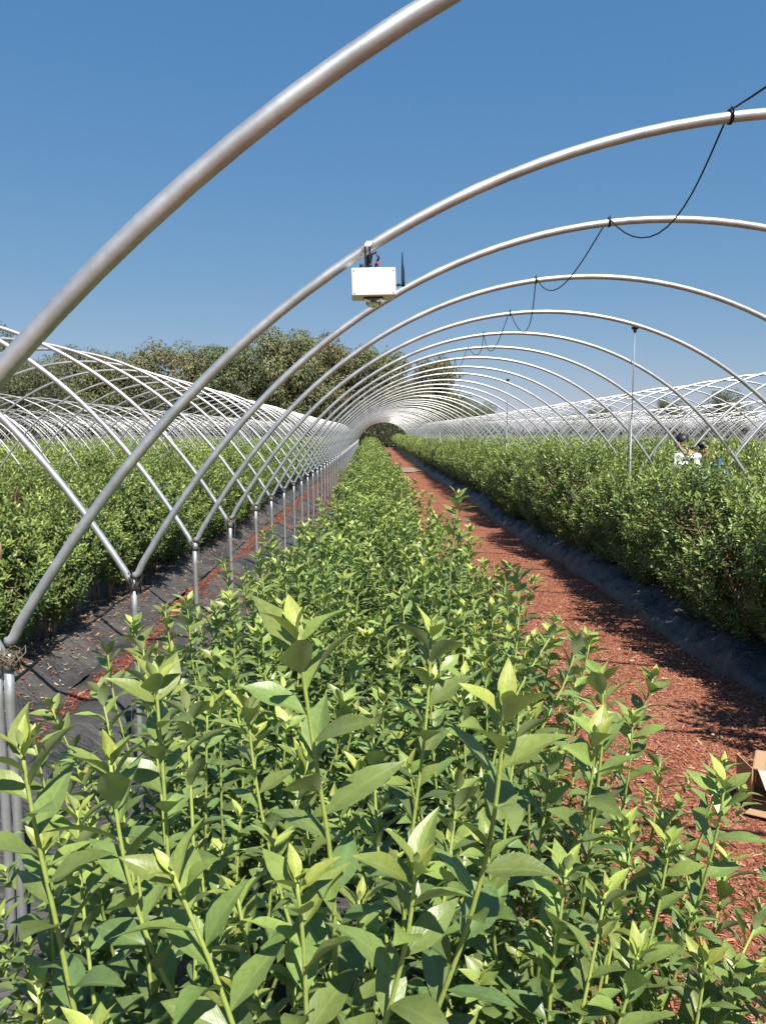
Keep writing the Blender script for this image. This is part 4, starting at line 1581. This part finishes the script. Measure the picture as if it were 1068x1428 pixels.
panel('flap', [(R_ + .002, F_, 0.01), (R_ + 0.09, F_ - 0.05, 0.01), (R_ + 0.09, F_ - 0.05, h_), (R_ + .002, F_, h_)])
panel('tape', [(L_ + 0.05, F_ + 0.01, h_ + .004), (L_ + 0.05, B_ - .01, h_ + .004), (L_ + 0.09, B_ - .01, h_ + .004), (L_ + 0.09, F_ + 0.01, h_ + .004)], M_TAPE, 0.001)


# ------------------------------------------------------------------ people behind the hedge
def skinned(name, verts, edges, radii, mat, parent, root_i=0, sub=2):
    me = bpy.data.meshes.new(name)
    me.from_pydata(verts, edges, [])
    o = link(name, me, mat, parent)
    me.materials.clear()
    me.materials.append(mat)
    sk = o.modifiers.new('skin', 'SKIN')
    sk.use_smooth_shade = True
    for i, rd in enumerate(radii):
        sv = me.skin_vertices[0].data[i]
        sv.radius = rd if isinstance(rd, tuple) else (rd, rd)
        sv.use_root = (i == root_i)
    s = o.modifiers.new('sub', 'SUBSURF')
    s.levels = s.render_levels = sub
    return o


def blob(name, c, rad, mat, parent, fn=None, seg=16):
    V, q = [], []
    for i in range(seg // 2 + 1):
        t = math.pi * i / (seg // 2)
        for j in range(seg):
            a = 2 * math.pi * j / seg
            p = [math.sin(t) * math.cos(a), math.sin(t) * math.sin(a), math.cos(t)]
            if fn:
                p = fn(p)
            V.append([c[k] + rad[k] * p[k] for k in range(3)])
    for i in range(seg // 2):
        for j in range(seg):
            q.append((i * seg + j, (i + 1) * seg + j, (i + 1) * seg + (j + 1) % seg, i * seg + (j + 1) % seg))
    m = MB()
    m.add(V, q)
    return link(name, m.mesh(name), mat, parent)


def person(loc, rz, label, bend, shirt, cap):
    """bend: forward stoop of the trunk in radians; faces -Y before rotation"""
    e = tag(link('person', None, loc=loc), label, 'person')
    e.rotation_euler.z = rz
    hip = np.array([0, 0, 0.86])
    up = np.array([0, -math.sin(bend), math.cos(bend)])
    fw = np.array([0, -math.cos(bend), -math.sin(bend)])
    P = lambda u, f=0, x=0: tuple(hip + up * u + fw * f + np.array([x, 0, 0]))
    hb = bend * 0.55
    hu = np.array([0, -math.sin(hb), math.cos(hb)])
    neck = np.array(P(0.50, 0.01))
    head = neck + hu * 0.125 + np.array([0, -0.03, -0.01])
    V = [tuple(hip), P(0.18), P(0.36), P(0.46), tuple(neck + hu * 0.03), tuple(head - hu * 0.04), tuple(head + hu * 0.05)]
    E = [(0, 1), (1, 2), (2, 3), (3, 4), (4, 5), (5, 6)]
    R = [(0.15, 0.11), (0.13, 0.095), (0.155, 0.10), (0.10, 0.075), 0.05, (0.068, 0.078), (0.075, 0.092)]
    armv = []
    for s in (-1, 1):
        b = len(V)
        sh, el, wr = P(0.43, 0.0, 0.185 * s), np.array(P(0.20, 0.14, 0.25 * s)), np.array(P(0.08, 0.36, 0.17 * s))
        V += [sh, tuple(el), tuple(wr), tuple(wr + fw * 0.08), ]
        E += [(3, b), (b, b + 1), (b + 1, b + 2), (b + 2, b + 3)]
        R += [0.055, 0.042, 0.028, (0.038, 0.018)]
        armv.append((sh, tuple(el), tuple(wr)))
        for q_ in range(4):
            b2 = len(V)
            kn = wr + fw * (0.08 + 0.03) + np.array([(q_ - 1.5) * 0.018, 0, 0])
            V += [tuple(kn), tuple(kn + fw * (0.022 + 0.006 * (q_ in (1, 2))) - up * 0.02)]
            E += [(b + 3, b2), (b2, b2 + 1)]
            R += [0.009, 0.007]
        b2 = len(V)
        V += [tuple(wr + fw * 0.04 + np.array([-0.04 * s, 0, 0])), tuple(wr + fw * 0.075 + np.array([-0.05 * s, 0, 0]) - up * 0.015)]
        E += [(b + 2, b2), (b2, b2 + 1)]
        R += [0.011, 0.008]
        b = len(V)
        V += [(0.10 * s, 0, 0.80), (0.11 * s, -0.06, 0.46), (0.12 * s, 0.03, 0.09), (0.13 * s, -0.13, 0.04)]
        E += [(0, b), (b, b + 1), (b + 1, b + 2), (b + 2, b + 3)]
        R += [0.088, 0.062, 0.045, (0.045, 0.03)]
    skinned('body', V, E, R, M_SKIN, e)
    # shirt with short sleeves
    SV = [P(-0.03), P(0.18), P(0.36), P(0.455)]
    SE = [(0, 1), (1, 2), (2, 3)]
    SR = [(0.19, 0.15), (0.19, 0.15), (0.215, 0.155), (0.15, 0.11)]
    for (sh, el, wr) in armv:
        b = len(SV)
        mid = tuple(np.array(sh) + (np.array(el) - np.array(sh)) * 0.75)
        SV += [sh, mid]
        SE += [(3, b), (b, b + 1)]
        SR += [0.078, 0.066]
    skinned('shirt', SV, SE, SR, shirt, e)
    TV, TE, TR_ = [tuple(hip)], [], [(0.172, 0.135)]
    for s in (-1, 1):
        b = len(TV)
        TV += [(0.10 * s, 0, 0.78), (0.11 * s, -0.06, 0.46), (0.12 * s, 0.03, 0.10)]
        TE += [(0, b), (b, b + 1), (b + 1, b + 2)]
        TR_ += [0.105, 0.078, 0.065]
    skinned('trousers', TV, TE, TR_, M_JEANS, e)
    c = head + hu * 0.035
    rot = Matrix.Rotation(hb, 3, 'X')
    hx_ = blob('cap' if cap else 'hair', (0, 0, 0), (0.088, 0.105, 0.10), M_HAIR, e, lambda p: [p[0], p[1] if p[1] > -0.3 or p[2] > 0.35 else -0.3, p[2] if p[2] > -0.35 + 0.75 * (p[1] < -0.1) else -0.35 + 0.75 * (p[1] < -0.1)])
    hx_.location = Vector(c + hu * 0.018)
    hx_.rotation_euler.x = hb
    if cap:
        m = MB()
        m.box((0, -0.13, 0.03), (0.13, 0.11, 0.008), bev=0.003)
        link('visor', m.mesh('visor'), M_HAIR, hx_)
    no = blob('nose', (0, 0, 0), (0.013, 0.022, 0.022), M_SKIN, e)
    no.location = Vector(head + np.array([0, -0.098, -0.02]))
    for s in (-1, 1):
        ear = blob('ear', (0, 0, 0), (0.012, 0.022, 0.032), M_SKIN, e)
        ear.location = Vector(head + np.array([0.078 * s, 0.005, 0.0]))
        eye = blob('eye', (0, 0, 0), (0.011, 0.008, 0.008), M_HAIR, e)
        eye.location = Vector(head + np.array([0.03 * s, -0.092, 0.012]))
    mo = blob('mouth', (0, 0, 0), (0.024, 0.008, 0.006), M_RED, e)
    mo.location = Vector(head + np.array([0, -0.088, -0.055]))
    return e


pw = px(967, 640, 10.6)
person((pw.x + 0.03, 10.6, 0.20), math.radians(-148), 'person in a white shirt with black hair standing behind the right hedge', 0.35, M_SHIRT, False)
pb = px(1001, 640, 11.1)
person((pb.x + 0.06, 11.0, 0.16), math.radians(-88), 'person in blue stooping among the bushes beside the white shirt, dark cap', 0.55, M_BLUE, True)
